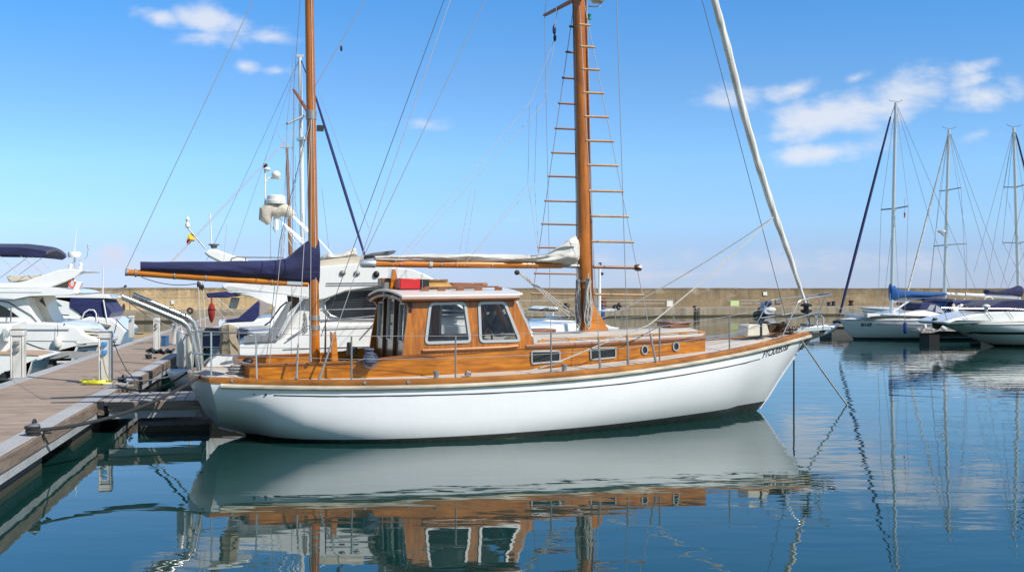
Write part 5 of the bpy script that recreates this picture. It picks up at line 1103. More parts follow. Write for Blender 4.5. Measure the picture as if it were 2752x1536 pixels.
# near open boat at the left edge
Y0 = Fr(*W.Y((116, 961), 26.2).xy, 12); l0 = thing('open_boat', 'white open boat stern with teak swim platform behind the pedestal at the left edge', 'motor boat', Y0)
hp = ppoly(Y0, E2, [(-500, 1225), (0, 1240), (290, 1252), (432, 1272), (446, 1292), (400, 1318), (330, 1330)], 0); MB().prism(hp + [(hp[-1][0] - .25, -.4), (hp[0][0], -.4)], 0, 2.0).build('hull', PHULL, l0, bevel=.03)
block(Y0, E2, [(-500, 1226), (0, 1238), (290, 1250), (400, 1264), (390, 1268), (0, 1262), (-500, 1250)], -.02, 1.6, 'swim_platform', mat('platform_teak', (.42, .30, .20), .7), l0, .005)
block(Y0, E2, [(-500, 930), (60, 945), (122, 938), (108, 1010), (114, 1180), (60, 1240), (-500, 1230)], .3, 1.9, 'stern_seat', GEL, l0, .05)
om = block(Y0, E2, [(20, 1000), (60, 985), (95, 1010), (80, 1060), (55, 1080), (70, 1130), (20, 1120)], .1, .35, 'outboard_bracket', GELS, l0, .04)
rope(sag(Y0.tow(Y0.Y(E2(110, 1190), .0)), dockz((185, 960)) + Vector((0, 0, .04)), .18), .02, DROPE, 'dark rope from the open boat at the left edge to the pontoon', 6)
rope(sag(Y1.tow(Y1.Y(E2(120, 1060), -.1)), dockz((235, 945)) + Vector((0, 0, .04)), .22), .02, DROPE, 'long dark rope hanging low along the side of the yacht with the navy sun top', 6)
Fg = Fr(*dockz((243, 946)).xy, 12); fg = thing('finger_pier', 'narrow grey finger pier left of the pontoon, beneath the white yacht fender', 'pier', Fg)
slab(MB(), -4.2, .1, 0, .7, .40, .5).build('deck_boards', FINGPL, fg); slab(MB(), -4.2, .1, -.03, .0, .34, .48).build('side_beam', GALV, fg); slab(MB(), -3.6, -1.0, .1, .6, -.4, .34).build('float', FLOATM, fg)

# ================================================================== BOATS BEHIND THE BIG YACHT
R0 = K.tow((0, 9.0, 0)); RB = Fr(R0.x, R0.y, 12.5)
rb = thing('sport_cruiser', 'white sport cruiser with blue cockpit canvas and sun top, behind the steel davits', 'motor yacht', RB)
def PR(pts, y0, y1, name, m, bevel=.03, cr=E7): return block(RB, cr, pts, y0, y1, name, m, rb, bevel)
hp = ppoly(RB, E7, [(240, 1022), (330, 1008), (860, 955), (1500, 900), (2200, 860)], 0); MB().prism([(hp[0][0] + .1, -.4)] + hp + [(hp[-1][0], -.4)], 0, 3.6).build('hull', PHULL, rb, bevel=.08)
PR([(640, 1005), (860, 960), (880, 830), (830, 790), (640, 715), (330, 655), (310, 640), (520, 650), (1000, 680), (1500, 690), (1500, 950)], .3, 3.2, 'deckhouse', GEL, .06)
PR([(690, 752), (712, 780), (700, 940), (640, 1000), (280, 1004), (300, 985), (450, 962)], -.02, .32, 'cockpit_canvas', NAVY2, .02); PR([(706, 752), (862, 795), (800, 880), (700, 962)], .05, .30, 'canvas_window', mat('cloudy_window', (.36, .31, .29), .4), .01)
PR([(62, 662), (150, 655), (318, 640), (440, 700), (300, 716), (75, 716)], .3, 3.0, 'sun_top', NAVY2, .03)
for a, b in (((62, 700), (330, 1020)), ((150, 720), (300, 900)), ((190, 720), (400, 900)), ((250, 720), (260, 1000))): pole(RB, E7(*a), E7(*b), .3, .009, 'sun_top_hoop', STEEL, rb)
PR([(365, 715), (470, 722), (430, 850), (325, 850)], 1.4, 1.6, 'cockpit_seat', GELW, .02)
for y0, y1, m in ((1060, 1082, GELS), (1100, 1128, mat('blue_stripe', (.25, .3, .45), .4)), (1145, 1160, GELS)): panel(RB, E7, [(470, y0), (840, y0 - 18), (840, y1 - 18), (470, y1)], 0, 'hull_stripe', m, rb, .012, .012)
rv = loose_root('rolled_sail_bag', 'dark red furled cloth bag hanging behind the steel davits', 'bag', RB, RB.Y(N2(1180, 545), -.4)); MB().lathe([(.01, 0), (.045, .06), (.075, .18), (.085, .30), (.065, .40), (.02, .46), (.015, .58), (0, .6)], (0, 0, 0), 14).build('bag_cloth', REDC, rv); MB().torus((0, 0, .31), .085, .01, 'z', 14, 5).build('bag_tie', BLACK, rv)
bb2 = thing('open_boat', 'dark hulled open boat low on the water behind the stern rail of the wooden boat', 'motor boat', RB); 
for nm, pts, m, y0, y1 in (('hull', [(-60, 1330), (0, 1130), (250, 1110), (560, 1130), (560, 1330)], DKBLUE, -3.2, -1.6),): block(RB, E7, pts, y0, y1, nm, m, bb2, .05)
block(RB, E7, [(20, 1130), (60, 1080), (240, 1072), (270, 1120)], -2.8, -2.0, 'screen', GLASS_D, bb2, .02); block(RB, E7, [(30, 1160), (260, 1150), (260, 1165), (30, 1178)], -3.23, -3.18, 'rubbing_strip', GELS, bb2, 0)

def masted(name, label, Fs, L, B, mast_base, mast_top, mr, mm, stay=None, hullm=PHULL, mast_x=None, group='sailing boats moored in the marina', fb=1.1):
    """a sloop whose mast stands where the photo shows it; Fs has its origin at the bow"""
    o = thing(name, label, 'sailing boat', Fs, group=group); H_ = boat_hull(L, B, fb + .25, fb, fb, over=.9); hull_parts(H_, o, hullm); return o, H_
def simple_sloop(label, base_px, top_px, d, mr, mm, L=10, B=3.2, deg=20, fb=1.0, mast_frac=.4, hullm=PHULL, wood_=False, coach=True):
    bw = W.Y(base_px, d); tw = W.Y(top_px, d); fr = Fr(bw.x, bw.y, deg); ox = fr.tow((L*(1 - mast_frac), 0, 0)); Fs = Fr(ox.x, ox.y, deg + 180)
    o = thing('sailing_sloop', label, 'sailing boat', Fs, group='sailing boats moored in the marina'); H_ = boat_hull(L, B, fb + .3, fb + .05, fb, over=.9); hull_parts(H_, o, hullm)
    mx = L*(1-mast_frac) if False else None
    A = Fs.tol(tw); b0 = Fs.tol(bw); base = Vector((b0.x, b0.y, fb + .3)); MB().tube([base, base.lerp(A, .6), A], [mr, mr, mr*.75], 14).build('mast', mm, o)
    if coach: MB().prism([(L*.25, fb), (L*.32, fb + .35), (L*.62, fb + .5), (L*.68, fb + .05)], -B*.28, B*.28).build('cabin', GEL, o, bevel=.08)
    return o, Fs, base, A, H_
s1, F1, bs1, A1, H1 = simple_sloop('sailing sloop with white mast and dark blue furled headsail, behind the short wooden mast', C7(1062, 1330), C7(1040, 318), 30, .068, ALUW, 9, 3.2, 14, mast_frac=.28)
sm = bpy.data.objects
for q0, q1, y in ((C7(968, 683), C7(1068, 636), 30),): MB().tube([F1.tol(W.Y(q1, 30)), F1.tol(W.Y(q0, 29.2))], .04, 6).build('spreader', ALU, s1); MB().tube([F1.tol(W.Y(q1, 30)), F1.tol(W.Y((q1[0] + 30, q1[1] - 8), 31))], .04, 6).build('spreader', ALU, s1)
st0, st1 = F1.tol(W.Y(C7(1385, 1370), 26.5)), F1.tol(W.Y(C7(1130, 548), 29.6)); st_ = lambda f: st0.lerp(st1, f)
MB().tube([st_(-.55), st_(0), st_(.3), st_(.7), st_(1), A1], [.015, .03, .042, .040, .03, .012], 10).build('furled_headsail', NAVY2, s1)
for q, d in (((555, 700), 32), ((760, 700), 29), ((620, 700), 30)): wire('shroud', F1.tol(W.Y(q, d)), A1, .006, WIRE, s1)
for q0, q1 in ((C7(968, 683), C7(1010, 250)), (C7(968, 690), C7(950, 1400)), (C7(1010, 480), C7(1000, 1400)), (C7(1015, 860), C7(1012, 1400)), (C7(1160, 1035), C7(1200, 1380)), (C7(1150, 520), C7(1420, 1260))): wire('shroud', F1.tol(W.Y(q0, 29.5)), F1.tol(W.Y(q1, 29.5)), .007, WIRE, s1)
MB().box(A1 + Vector((0, 0, .05)), (.22, .05, .08)).build('masthead_fitting', ALU, s1); MB().tube([F1.tol(W.Y(C7(1048, 760), 29.8)), F1.tol(W.Y(C7(1050, 775), 29.8))], .15, 8).build('mast_fitting', ALU, s1)
s2, F2, bs2, A2, H2 = simple_sloop('sailing boat with weathered bare wooden mast, left of the slim white mast', C7(997, 1400), C7(968, 818), 40, .072, OLDMAST, 9, 3.0, 14, mast_frac=.3)
MB().box(A2 + Vector((0, 0, .05)), (.5, .1, .08)).build('masthead_fitting', ALU, s2)
for q in (C7(930, 1400), C7(1060, 1400), C7(975, 1400)): wire('shroud', F2.tol(W.Y(q, 39)), A2, .008, WIRE, s2)
MB().tube([A2, A2 + Vector((.25, 0, .35)), A2 + Vector((.4, 0, .7))], .012, 5).build('wind_vane', ALU, s2)

# white sloop lying ahead of the wheelhouse, beyond the tall mast
C0 = K.tow((0, 5.6, 0)); CF = Fr(C0.x, C0.y, 20.5)
bx = CF.Y(E6(1455, 1135), 1.2).x; cfw = CF.tow((bx, 1.2, 0)); CB = Fr(cfw.x, cfw.y, 192.5)
cr_ = thing('sailing_sloop', 'low white sloop with steel bow rail lying between the wheelhouse and the sea wall', 'sailing boat', CB, group='sailing boats moored in the marina')
HB = boat_hull(8.5, 2.9, 1.30, 1.12, 1.05, over=.8); hull_parts(HB, cr_, PHULL, camber=.15)
def PB_(pts, y0, y1, name, m, b=.03): return block(CB, E6, pts, y0, y1, name, m, cr_, b)
PB_([(60, 1010), (180, 965), (520, 975), (700, 1000), (1000, 1030), (1230, 1120), (1250, 1160), (0, 1160)], -.75, .75, 'cabin', GEL, .06)
PB_([(90, 810), (200, 782), (365, 785), (372, 825), (110, 822)], -.6, .6, 'sprayhood_top', GELW, .03); PB_([(108, 822), (366, 826), (360, 852), (108, 846)], -.6, .6, 'sprayhood_band', BLACK, .01); PB_([(370, 850), (405, 850), (395, 930), (375, 930)], -.3, .3, 'helm_post', GELW, .02)
PB_([(370, 925), (510, 920), (560, 965), (360, 968)], -.62, .62, 'cabin_window', GLASS_D, .02)
for a, b in (((0, 700), (790, 688)), ((0, 715), (780, 705)), ((50, 720), (100, 790)), ((230, 715), (140, 800)), ((400, 790), (560, 640)), ((370, 810), (510, 812)), ((80, 870), (760, 868)), ((30, 970), (780, 970)), ((470, 780), (690, 1140)), ((160, 850), (165, 990)), ((360, 830), (300, 1000))): pole(CB, E6(*a), E6(*b), .7, .007, 'guard_rail', STEEL, cr_)
for a, b in (((1120, 850), (1400, 862)), ((1400, 790), (1405, 1050)), ((1500, 830), (1500, 1030)), ((1400, 862), (1505, 840)), ((1170, 970), (1460, 870)), ((1100, 700), (1170, 970)), ((1300, 930), (1345, 840))): pole(CB, E6(*a), E6(*b), .5, .010, 'pulpit_rail', STEEL, cr_)
PB_([(1120, 855), (1270, 830), (1330, 822), (1340, 840), (1140, 862)], -.2, .3, 'stowed_board', GELW, .02)
MB().tube([CB.Y(E6(1168, 1000), 0), CB.Y(E6(1170, 160), 0)], [.038, .034], 12).build('pole_mast', GELW, cr_); MB().tube([CB.Y(E6(1176, 190), 0), CB.Y(E6(1176, 140), 0)], .038, 8).build('pole_cap', BLACK, cr_); MB().ell(CB.Y(E6(1205, 305), -.05), (.045, .04, .04), 10, 6).build('deck_light', BLACK, cr_)
c = CB.Y(E6(675, 785), .4); MB().ell(c, (.08, .08, .075), 12, 7, .3, 1).build('winch_bag', BLACK, cr_)
c = CB.Y(E6(1210, 880), -.6); o = loose(MB().lathe([(0, -.17), (.06, -.17), (.068, -.1), (.068, .10), (.055, .12), (.055, .17), (0, .18)], c, 16), 'water_drum', mat('blue_drum', (.02, .06, .16), .5), CB, 'dark blue plastic drum on the foredeck right of the tall mast foot', 'drum')
mb = MB(); c = CB.Y(E6(1430, 800), -.2)
for i in range(5): mb.ell(c + Vector((.07*math.sin(i*2.2), .06*math.cos(i*1.6), .04*(i % 3) - .04)), (.065, .06, .06), 8, 6, .5, i)
loose(mb, 'net_heap', BLACK, CB, 'black heap of nets and rope on the pulpit right of the tall mast', 'net')

# ================================================================== RIGHT-HAND BOATS
def right_frame(px, d_off=0, deg=12): p = W.Z(px, 0); return Fr(p.x, p.y + d_off, deg)
def wires(o, fr, prs, r=.010, m=WIRE, nm='shroud'):
    for a, b in prs: wire(nm, a, b, r, m, o)
V1w = W.Y(E3(130, 476), 46.4); V1 = Fr(V1w.x, V1w.y, 10)
v1 = thing('sailing_sloop', 'white sloop with bright blue boom cover and dark blue furled headsail, foremost on the right', 'sailing boat', V1, group='sailing boats moored in the marina')
HV = boat_hull(11.5, 3.7, V1.Y(E3(130, 478), 0).z, V1.Y(E3(900, 505), -1.7).z, V1.Y(E3(1400, 520), -1.8).z, over=V1.Y(E3(300, 740), 0).x - 0, flare=1.0); hullv = hull_parts(HV, v1, SHULL, camber=.12)
def side_ribbon(Hh, x0, x1, dz, h, name, m, par, n=24):
    a = []; b = []
    for i in range(n + 1): x = x0 + (x1 - x0)*i/n; a.append(Hh.at_z(x, Hh.zs(x) + dz + h/2, -1, .012)); b.append(Hh.at_z(x, Hh.zs(x) + dz - h/2, -1, .012))
    k = len(a); return MB().add(a + b, [(i, i+1, k+i+1, k+i) for i in range(k - 1)]).build(name, m, par, 0)
side_ribbon(HV, 1.3, 10.5, -.20, .03, 'cove_stripe', mat('slate_stripe', (.08, .09, .11), .4), hullv); side_ribbon(HV, .2, 10.5, -.03, .04, 'toe_rail', GELG, hullv)
lettering('BO-AIR', .22, lambda u, v: HV.at_z(.72 + u*.55, HV.zs(.72) - .30 + v, -1, .014), 'bow_lettering', INK, hullv, .1)
cab = ppoly(V1, E3, [(490, 470), (540, 450), (800, 430), (1100, 375), (1250, 365), (1400, 395), (1560, 440), (1600, 500)], -1.0); MB().prism(cab + [(cab[-1][0], 1.0), (cab[0][0], 1.2)], -1.05, 1.05).build('cabin', GEL, v1, bevel=.1)
for ps in ([(1000, 468), (1065, 466), (1072, 482), (1005, 482)], [(1160, 466), (1235, 464), (1238, 486), (1170, 486)], [(1312, 462), (1420, 460), (1440, 492), (1345, 494)]): panel(V1, E3, ps, -1.05, 'cabin_window', GLASS_D, v1, .012, .012, .03)
b0, t0 = V1.Y(E3(818, 400), 0), V1.Y(C5(393, 68), 0); MB().tube([b0, b0.lerp(t0, .5), t0], [.09, .09, .075], 14).build('mast', ALU, v1)
MB().tube([t0 + Vector((-.32, 0, .14)), t0 + Vector((-.30, 0, .08)), t0 + Vector((.12, 0, .04)), t0 + Vector((.30, 0, .10)), t0 + Vector((.30, 0, .16))], .011, 5).build('wind_vane', DWIRE, v1)
f0, f1 = V1.Y(E3(140, 385), 0), V1.Y(C5(366, 140), 0); MB().tube([f0 + (f0-f1)*.02, f0, f0.lerp(f1, .3), f0.lerp(f1, .7), f1], [.02, .055, .068, .06, .04], 10).build('furled_headsail', NAVY2, v1); wires(v1, V1, [(f1, t0)], .02)
sy = V1.Y(C5(383, 608), 0).z; sb = V1.Y(C5(385, 606), 0); spn, spf = V1.Y(C5(318, 611), .7), V1.Y(C5(456, 593), -.7)
for e in (spn, spf): MB().tube([sb, e], .035, 6).build('spreader', ALU, v1)
wires(v1, V1, [(spn, t0), (spf, t0), (spn, V1.Y(E3(640, 330), 1.0)), (spf, V1.Y(E3(990, 500), -1.5)), (t0, V1.Y(E3(2100, 460), .4)), (t0, V1.Y(E3(1700, 440), -.4)), (sb, V1.Y(E3(930, 500), -1.4)), (sb, V1.Y(E3(700, 400), 1.2))], .009)
bst = [(E3, 800, 5, 240, .13), (E3, 850, 28, 230, .17), (E3, 900, 80, 218, .18), (E3, 950, 96, 205, .2), (E3, 1100, 108, 198, .2), (E3, 1300, 122, 192, .18), (E3, 1535, 128, 165, .12)]
bundle([(V1.Y(E3(x, a), 0).x, V1.Y(E3(x, b), 0).z, V1.Y(E3(x, a), 0).z, w*1.2) for _, x, a, b, w in bst], BLUE, 'boom_cover', v1, 22, .08, 2, 2)
MB().tube([V1.Y(E3(840, 245), 0), V1.Y(E3(1540, 172), 0)], .055, 10).build('boom', ALUW, v1); pole(V1, E3(838, 380), E3(1050, 240), 0, .05, 'boom_strut', ALUW, v1)
block(V1, E3, [(1180, 340), (1230, 268), (1340, 258), (1450, 290), (1500, 345), (1560, 420), (1400, 400), (1250, 360)], -.9, .9, 'sprayhood', NAVY2, v1, .06); panel(V1, E3, [(1330, 285), (1400, 290), (1360, 368), (1290, 350)], -.9, 'sprayhood_window', mat('clear_vinyl', (.30, .31, .34), .15), v1, .012, .012); panel(V1, E3, [(1410, 295), (1470, 330), (1530, 405), (1400, 385)], -.9, 'sprayhood_window', mat('clear_vinyl_pale', (.36, .38, .42), .15), v1, .012, .012)
block(V1, E3, [(1250, 205), (1560, 205), (1640, 215), (1640, 240), (1250, 235)], -.2, 1.2, 'sun_top', NAVY2, v1, .03); block(V1, E3, [(1385, 250), (1590, 240), (1640, 420), (1560, 420), (1480, 300)], .2, 1.3, 'cockpit_canvas', BLUE, v1, .03)
for ps in ([(80, 335), (260, 345), (290, 390), (320, 470)], [(120, 405), (600, 435), (690, 430)], [(270, 335), (560, 375), (680, 385), (690, 430)], [(140, 410), (140, 475)], [(460, 370), (468, 475)], [(1110, 370), (1180, 358), (1290, 362), (1400, 395), (1560, 440)], [(1500, 330), (1640, 470)], [(1600, 330), (1740, 440)], [(935, 420), (1200, 400), (1400, 420)]): MB().tube([V1.Y(E3(*q), -.9) for q in ps], .010, 5).build('guard_rail', STEEL, v1)
fender(V1, V1.Y(E3(1000, 520), -1.98), .085, .50, FENDB, 'dark blue fender on the side of the foremost sloop on the right', 'fenders on the foremost right-hand sloop', mr=WIRE); fender(V1, V1.Y(E3(1262, 545), -2.02), .08, .42, FENDW, 'white fender on the side of the foremost sloop on the right', 'fenders on the foremost right-hand sloop', mr=WIRE)
sig = loose_root('signal_flag', 'tiny red and white flag hanging from the spreader of the foremost sloop on the right', 'flag', V1, V1.Y(C5(430, 655), -.4)); MB().add([(0.03, 0, 0), (.10, .02, .03), (.12, 0, .22), (.05, .03, .28)], [(0, 1, 2, 3)]).build('flag_cloth', REDC, sig, 0); MB().tube([(.08, 0, .25), (.08, 0, .9)], .008, 4).build('flag_halyard', WIRE, sig)

def rsloop(label, base, top, d, cover, cov_pts, rad=None, spr=(), stays=(), boom=None, headsail=None, deg=12, L=11, hull_back=.42, lean=None):
    bw = W.Y(base, d); bwz = 1.3; fr = Fr(bw.x, bw.y, deg); ox = fr.tow((-L*hull_back, 0, 0)); Fs = Fr(ox.x, ox.y, deg); o = thing('sailing_sloop', label, 'sailing boat', Fs, group='sailing boats moored in the marina')
    H_ = boat_hull(L, 3.5, 1.35, 1.05, 1.0, over=.9); hull_parts(H_, o, PHULL); yy = 0
    tp_ = Fs.tol(W.Y(top, d)); b_ = Fs.tol(Vector((bw.x, bw.y, 1.2))); MB().tube([b_, b_.lerp(tp_, .5), tp_], [.088, .088, .072], 12).build('mast', ALU, o)
    MB().prism([(L*.22, 1.1), (L*.30, 1.45), (L*.62, 1.6), (L*.68, 1.05)], -1.0, 1.0).build('cabin', GEL, o, bevel=.08)
    MB().tube([tp_ + Vector((-.36, 0, .16)), tp_ + Vector((-.34, 0, .09)), tp_ + Vector((.1, 0, .04)), tp_ + Vector((.36, 0, .12)), tp_ + Vector((.37, 0, .17))], .012, 5).build('wind_vane', DWIRE, o)
    for c0, l, r_ in spr:
        cw = Fs.tol(W.Y(c0, d)); a, b = Fs.tol(W.Y(l, d + .9)), Fs.tol(W.Y(r_, d - .9))
        for e in (a, b): MB().tube([cw, e], .03, 6).build('spreader', ALU, o); wire('shroud', e, tp_, .009, WIRE, o); wire('shroud', e, Vector((cw.x, 1.6 if e is a else -1.6, 1.1)), .009, WIRE, o)
    for q in stays: wire('stay', tp_, Fs.tol(W.Y(q, d)), .010, WIRE, o)
    if headsail: a, b, m, r_ = headsail; a, b = Fs.tol(W.Y(a, d)), Fs.tol(W.Y(b, d)); MB().tube([a + (a-b)*.15, a, a.lerp(b, .5), b, b.lerp(tp_, .9)], [.03, r_, r_, r_*.7, .02], 8).build('furled_headsail', m, o)
    if cov_pts: bundle([(Fs.Y(E3(x, a), 0).x, Fs.Y(E3(x, b), 0).z, Fs.Y(E3(x, a), 0).z, .22) for x, a, b in cov_pts], cover, 'boom_cover', o, 20, .1, 4, 2)
    if boom: MB().tube([Fs.Y(E3(*boom[0]), 0), Fs.Y(E3(*boom[1]), 0)], .065, 10).build('boom', ALUW, o)
    return o, Fs
v2, FV2 = rsloop('white sloop with radar on a bare silver mast, middle one of the right-hand masts', C5(638, 1030), C5(663, 205), 52, CREAM, None, None, (((C5(649, 790)), C5(586, 797), C5(753, 785)), (C5(655, 512), C5(615, 517), C5(724, 499))), (C5(895, 990), C5(960, 1000)), ((1540, 140), (2500, 195)), (C5(455, 1020), C5(645, 290), CREAM, .045))
c = FV2.tol(W.Y(C5(625, 722), 51.8)); MB().lathe([(0, -.1), (.16, -.06), (.20, -.02), (.20, .03), (.15, .06), (0, .07)], c, 16).build('radar_dome', GELW, v2); MB().tube([c - Vector((0, 0, .1)), FV2.tol(W.Y(C5(642, 745), 52))], .05, 6).build('radar_bracket', ALU, v2)
v3, FV3 = rsloop('white sloop with dark navy boom cover at the right picture edge', C5(1020, 1040), C5(992, 195), 50, NAVY, [(2075, 88, 145), (2110, 90, 150), (2200, 108, 152), (2300, 92, 155), (2420, 62, 165), (2500, 30, 185), (2530, 40, 190)], None, ((C5(1015, 781), C5(935, 778), C5(1075, 768)), (C5(1003, 497), C5(943, 497), C5(1060, 482))), (C5(790, 930), C5(850, 1010)), ((1800, 150), (2500, 182)), (C5(1140, 760), C5(1010, 250), NAVY, .05), 192, 11, .6)
# motor cruiser with the navy cover
V4w = W.Y(E3(1478, 535), 40.5); V4 = Fr(V4w.x, V4w.y, 10); v4 = thing('motor_cruiser', 'white motor cruiser with raked bow, steel rail and navy canopy, at the right picture edge', 'motor boat', V4)
HM = boat_hull(9.5, 3.2, V4.Y(E3(1478, 538), 0).z, V4.Y(E3(2300, 545), -1.4).z, V4.Y(E3(2570, 545), -1.5).z, over=2.3, draft=.4, flare=1.35); hm = hull_parts(HM, v4, SHULL if False else hullmat('cruiser_topsides', (.10, 0, 0), (.80, .82, .81), (.02, .025, .03)), camber=.1)
side_ribbon(HM, .3, 9.2, -.36, .10, 'hull_stripe', BLACK, hm); side_ribbon(HM, .05, 9.2, -.02, .05, 'rubbing_strip', GELG, hm); side_ribbon(HM, 1.6, 9.2, -.74, .02, 'spray_rail', GELS, hm)
dk_ = ppoly(V4, E3, [(1500, 520), (1640, 470), (1900, 415), (2080, 382), (2750, 372)], -.95); MB().prism(dk_ + [(dk_[-1][0], 1.0), (dk_[0][0] + .2, .9)], -1.0, 1.0).build('foredeck', GEL, v4, bevel=.15)
block(V4, E3, [(2080, 375), (2140, 310), (2290, 240), (2480, 226), (2800, 222), (2800, 375)], -.95, .95, 'canopy', NAVY, v4, .05)
for ps in ([(1480, 330), (2000, 340), (2200, 338), (2700, 352)],): MB().tube([V4.Y(E3(*q), -1.05) for q in ps], .012, 6).build('bow_rail', CHROME, v4)
for a, b in (((1690, 335), (1835, 490)), ((2060, 345), (2165, 480)), ((2350, 345), (2440, 472)), ((1500, 335), (1560, 500)), ((2020, 335), (2080, 380))): pole(V4, E3(*a), E3(*b), -1.05, .010, 'rail_post', CHROME, v4)
MB().ell(V4.Y(E3(2075, 310), -1.0), (.155, .14, .085), 14, 8).build('search_light', GELW, v4); MB().tube([V4.Y(E3(2075, 320), -1.0), V4.Y(E3(2080, 375), -1.0)], .05, 6).build('light_stalk', GELW, v4)
lettering('lolife Biline', .20, lambda u, v: HM.at_z(4.02 + u*.80, HM.zs(4.4) - .22 + v, -1, .014), 'side_lettering', INK, hm, .1); lettering('PT-9', .15, lambda u, v: HM.at_z(5.25 + u*.9, HM.zs(5.3) - .17 + v, -1, .014), 'registration_mark', GELG, hm, .2)
p = HM.at_z(5.95, HM.zs(6) - .28, -1, .02); MB().box(p, (.34, .02, .22)).build('air_vent', GELG, hm)
mb = MB(); c = V4.Y(E3(1430, 540), -.05)
for i in range(9): mb.ell(c + Vector((.15*math.sin(i*2.3), .1*math.cos(i*1.7), .12*math.sin(i*1.1))), (.13, .11, .12), 8, 6, .5, i)
mb.build('anchor_gear', mat('anchor_dark', (.03, .032, .025), .7, .3), v4)
ar = MB(); ar.torus(V4.Y(E3(1725, 230), .6), .42, .035, 'y', 14, 6, .8, math.pi, 2*math.pi - .2); ar.build('loose_arch', GELW, v4) if False else None
# blue-topped boat between them
V5w = W.Y(E3(1700, 520), 47); V5 = Fr(V5w.x, V5w.y, 12); v5 = thing('sport_cruiser', 'boat with round-ended navy sun top and clear side screens behind the right-hand motor cruiser', 'motor boat', V5)
block(V5, E3, [(1500, 480), (2300, 470), (2300, 860), (1560, 860)], 0, 2.8, 'hull', PHULL, v5, .08)
bl_ = ppoly(V5, E3, [(1630, 300), (1660, 240), (1700, 255), (1800, 230), (2000, 226), (2120, 240), (2160, 275), (2150, 300), (2100, 285), (1900, 262), (1740, 272), (1680, 320)], .1); MB().prism(bl_, .1, 2.6).build('sun_top', NAVY2, v5, bevel=.04)
panel(V5, E3, [(1870, 275), (2010, 275), (2020, 390), (1850, 390)], .12, 'side_screen', mat('vinyl_screen', (.40, .41, .43), .2), v5, .012, 0); panel(V5, E3, [(1770, 300), (1850, 290), (1850, 400), (1760, 400)], .12, 'side_screen', mat('vinyl_screen_grey', (.30, .30, .32), .2), v5, .012, 0)
for x0, x1 in ((1640, 1640), (1780, 1800), (1850, 1870), (2000, 2040), (2150, 2140)): pole(V5, E3(x0, 400), E3(x1, 280), .08, .025, 'sun_top_hoop', GELW, v5)
MB().ell(V5.Y(E3(1745, 340), .0), (.15, .12, .22), 14, 8).build('helm_seat', GELW, v5); MB().ell(V5.Y(E3(1640, 350), .0), (.11, .1, .26), 12, 8, .3, 4).build('seat_cover', BEIGE, v5)
for cx in (1722, 2110): MB().torus(V5.Y(E3(cx, 200 if cx < 1800 else 245), 1.0), .25, .022, 'y', 16, 6, .9, (math.pi if cx < 1800 else 0), (2*math.pi if cx < 1800 else math.pi)).build('grab_hoop', GELW, v5)

# black float of a side pontoon between the two right-hand boats
f0 = W.Z(E3(1300, 790), 0); PF = Fr(f0.x, f0.y, 10); pf = thing('finger_pier', 'dark floating pier end piled with gear between the right-hand sloop and motor cruiser', 'pier', PF)
BFL = mat('black_float', (.012, .013, .017), .5)
for k in range(4): slab(MB(), .05 + 2.4*k, .55 + 2.4*k + (k > 0), 0, .75, -.5, .38).build('float', BFL, pf, bevel=.03)
slab(MB(), .5, 9, .1, .65, .22, .395).build('side_beam', BFL, pf)
slab(MB(), -.35, 9, -.05, .8, .40, .50).build('deck_boards', FINGPL, pf, bevel=.01)
mb = MB()
for i in range(14): mb.ell((-.25 + .095*i, .3 + .12*math.sin(i*1.9), .54 + .03*math.sin(i*2.7)), (.09, .09, .05), 8, 5, .6, i)
loose(mb, 'rope_heap', GROPE, PF, 'tangled grey heap of ropes on the dark floating pier end', 'rope')
loose(MB().prism([(.40, .52), (.72, .86), (1.1, .55), (.95, .52), (.73, .70), (.58, .52)], .25, .4), 'boat_fork', GELW, PF, 'white forked bow support standing on the dark floating pier end', 'support', bevel=.03)
f0 = W.Y(E4(1605, 700), 50.5); PG = Fr(f0.x, f0.y, 12); pg = thing('finger_pier', 'low grey floating pier behind the wooden boat anchor', 'pier', PG); slab(MB(), -.6, 5, 0, 1.4, .42, .55).build('deck_boards', FINGPL, pg); slab(MB(), .4, 4.4, .1, 1.3, -.4, .40).build('float', mat('grey_float', (.09, .09, .085), .7), pg)
loose(MB().ell((1.1, .5, .62), (.42, .35, .10), 12, 7, .5, 5), 'gear_pile', BLACK, PG, 'black bundle of gear on the low grey pier behind the anchor', 'gear')
dg_ = loose_root('rowing_dinghy', 'upturned white dinghy on the low grey pier behind the anchor', 'dinghy', PG, (2.2, .9, .56)); MB().ell((0, 0, .12), (.5, .35, .16), 14, 7).build('hull', GELW, dg_)

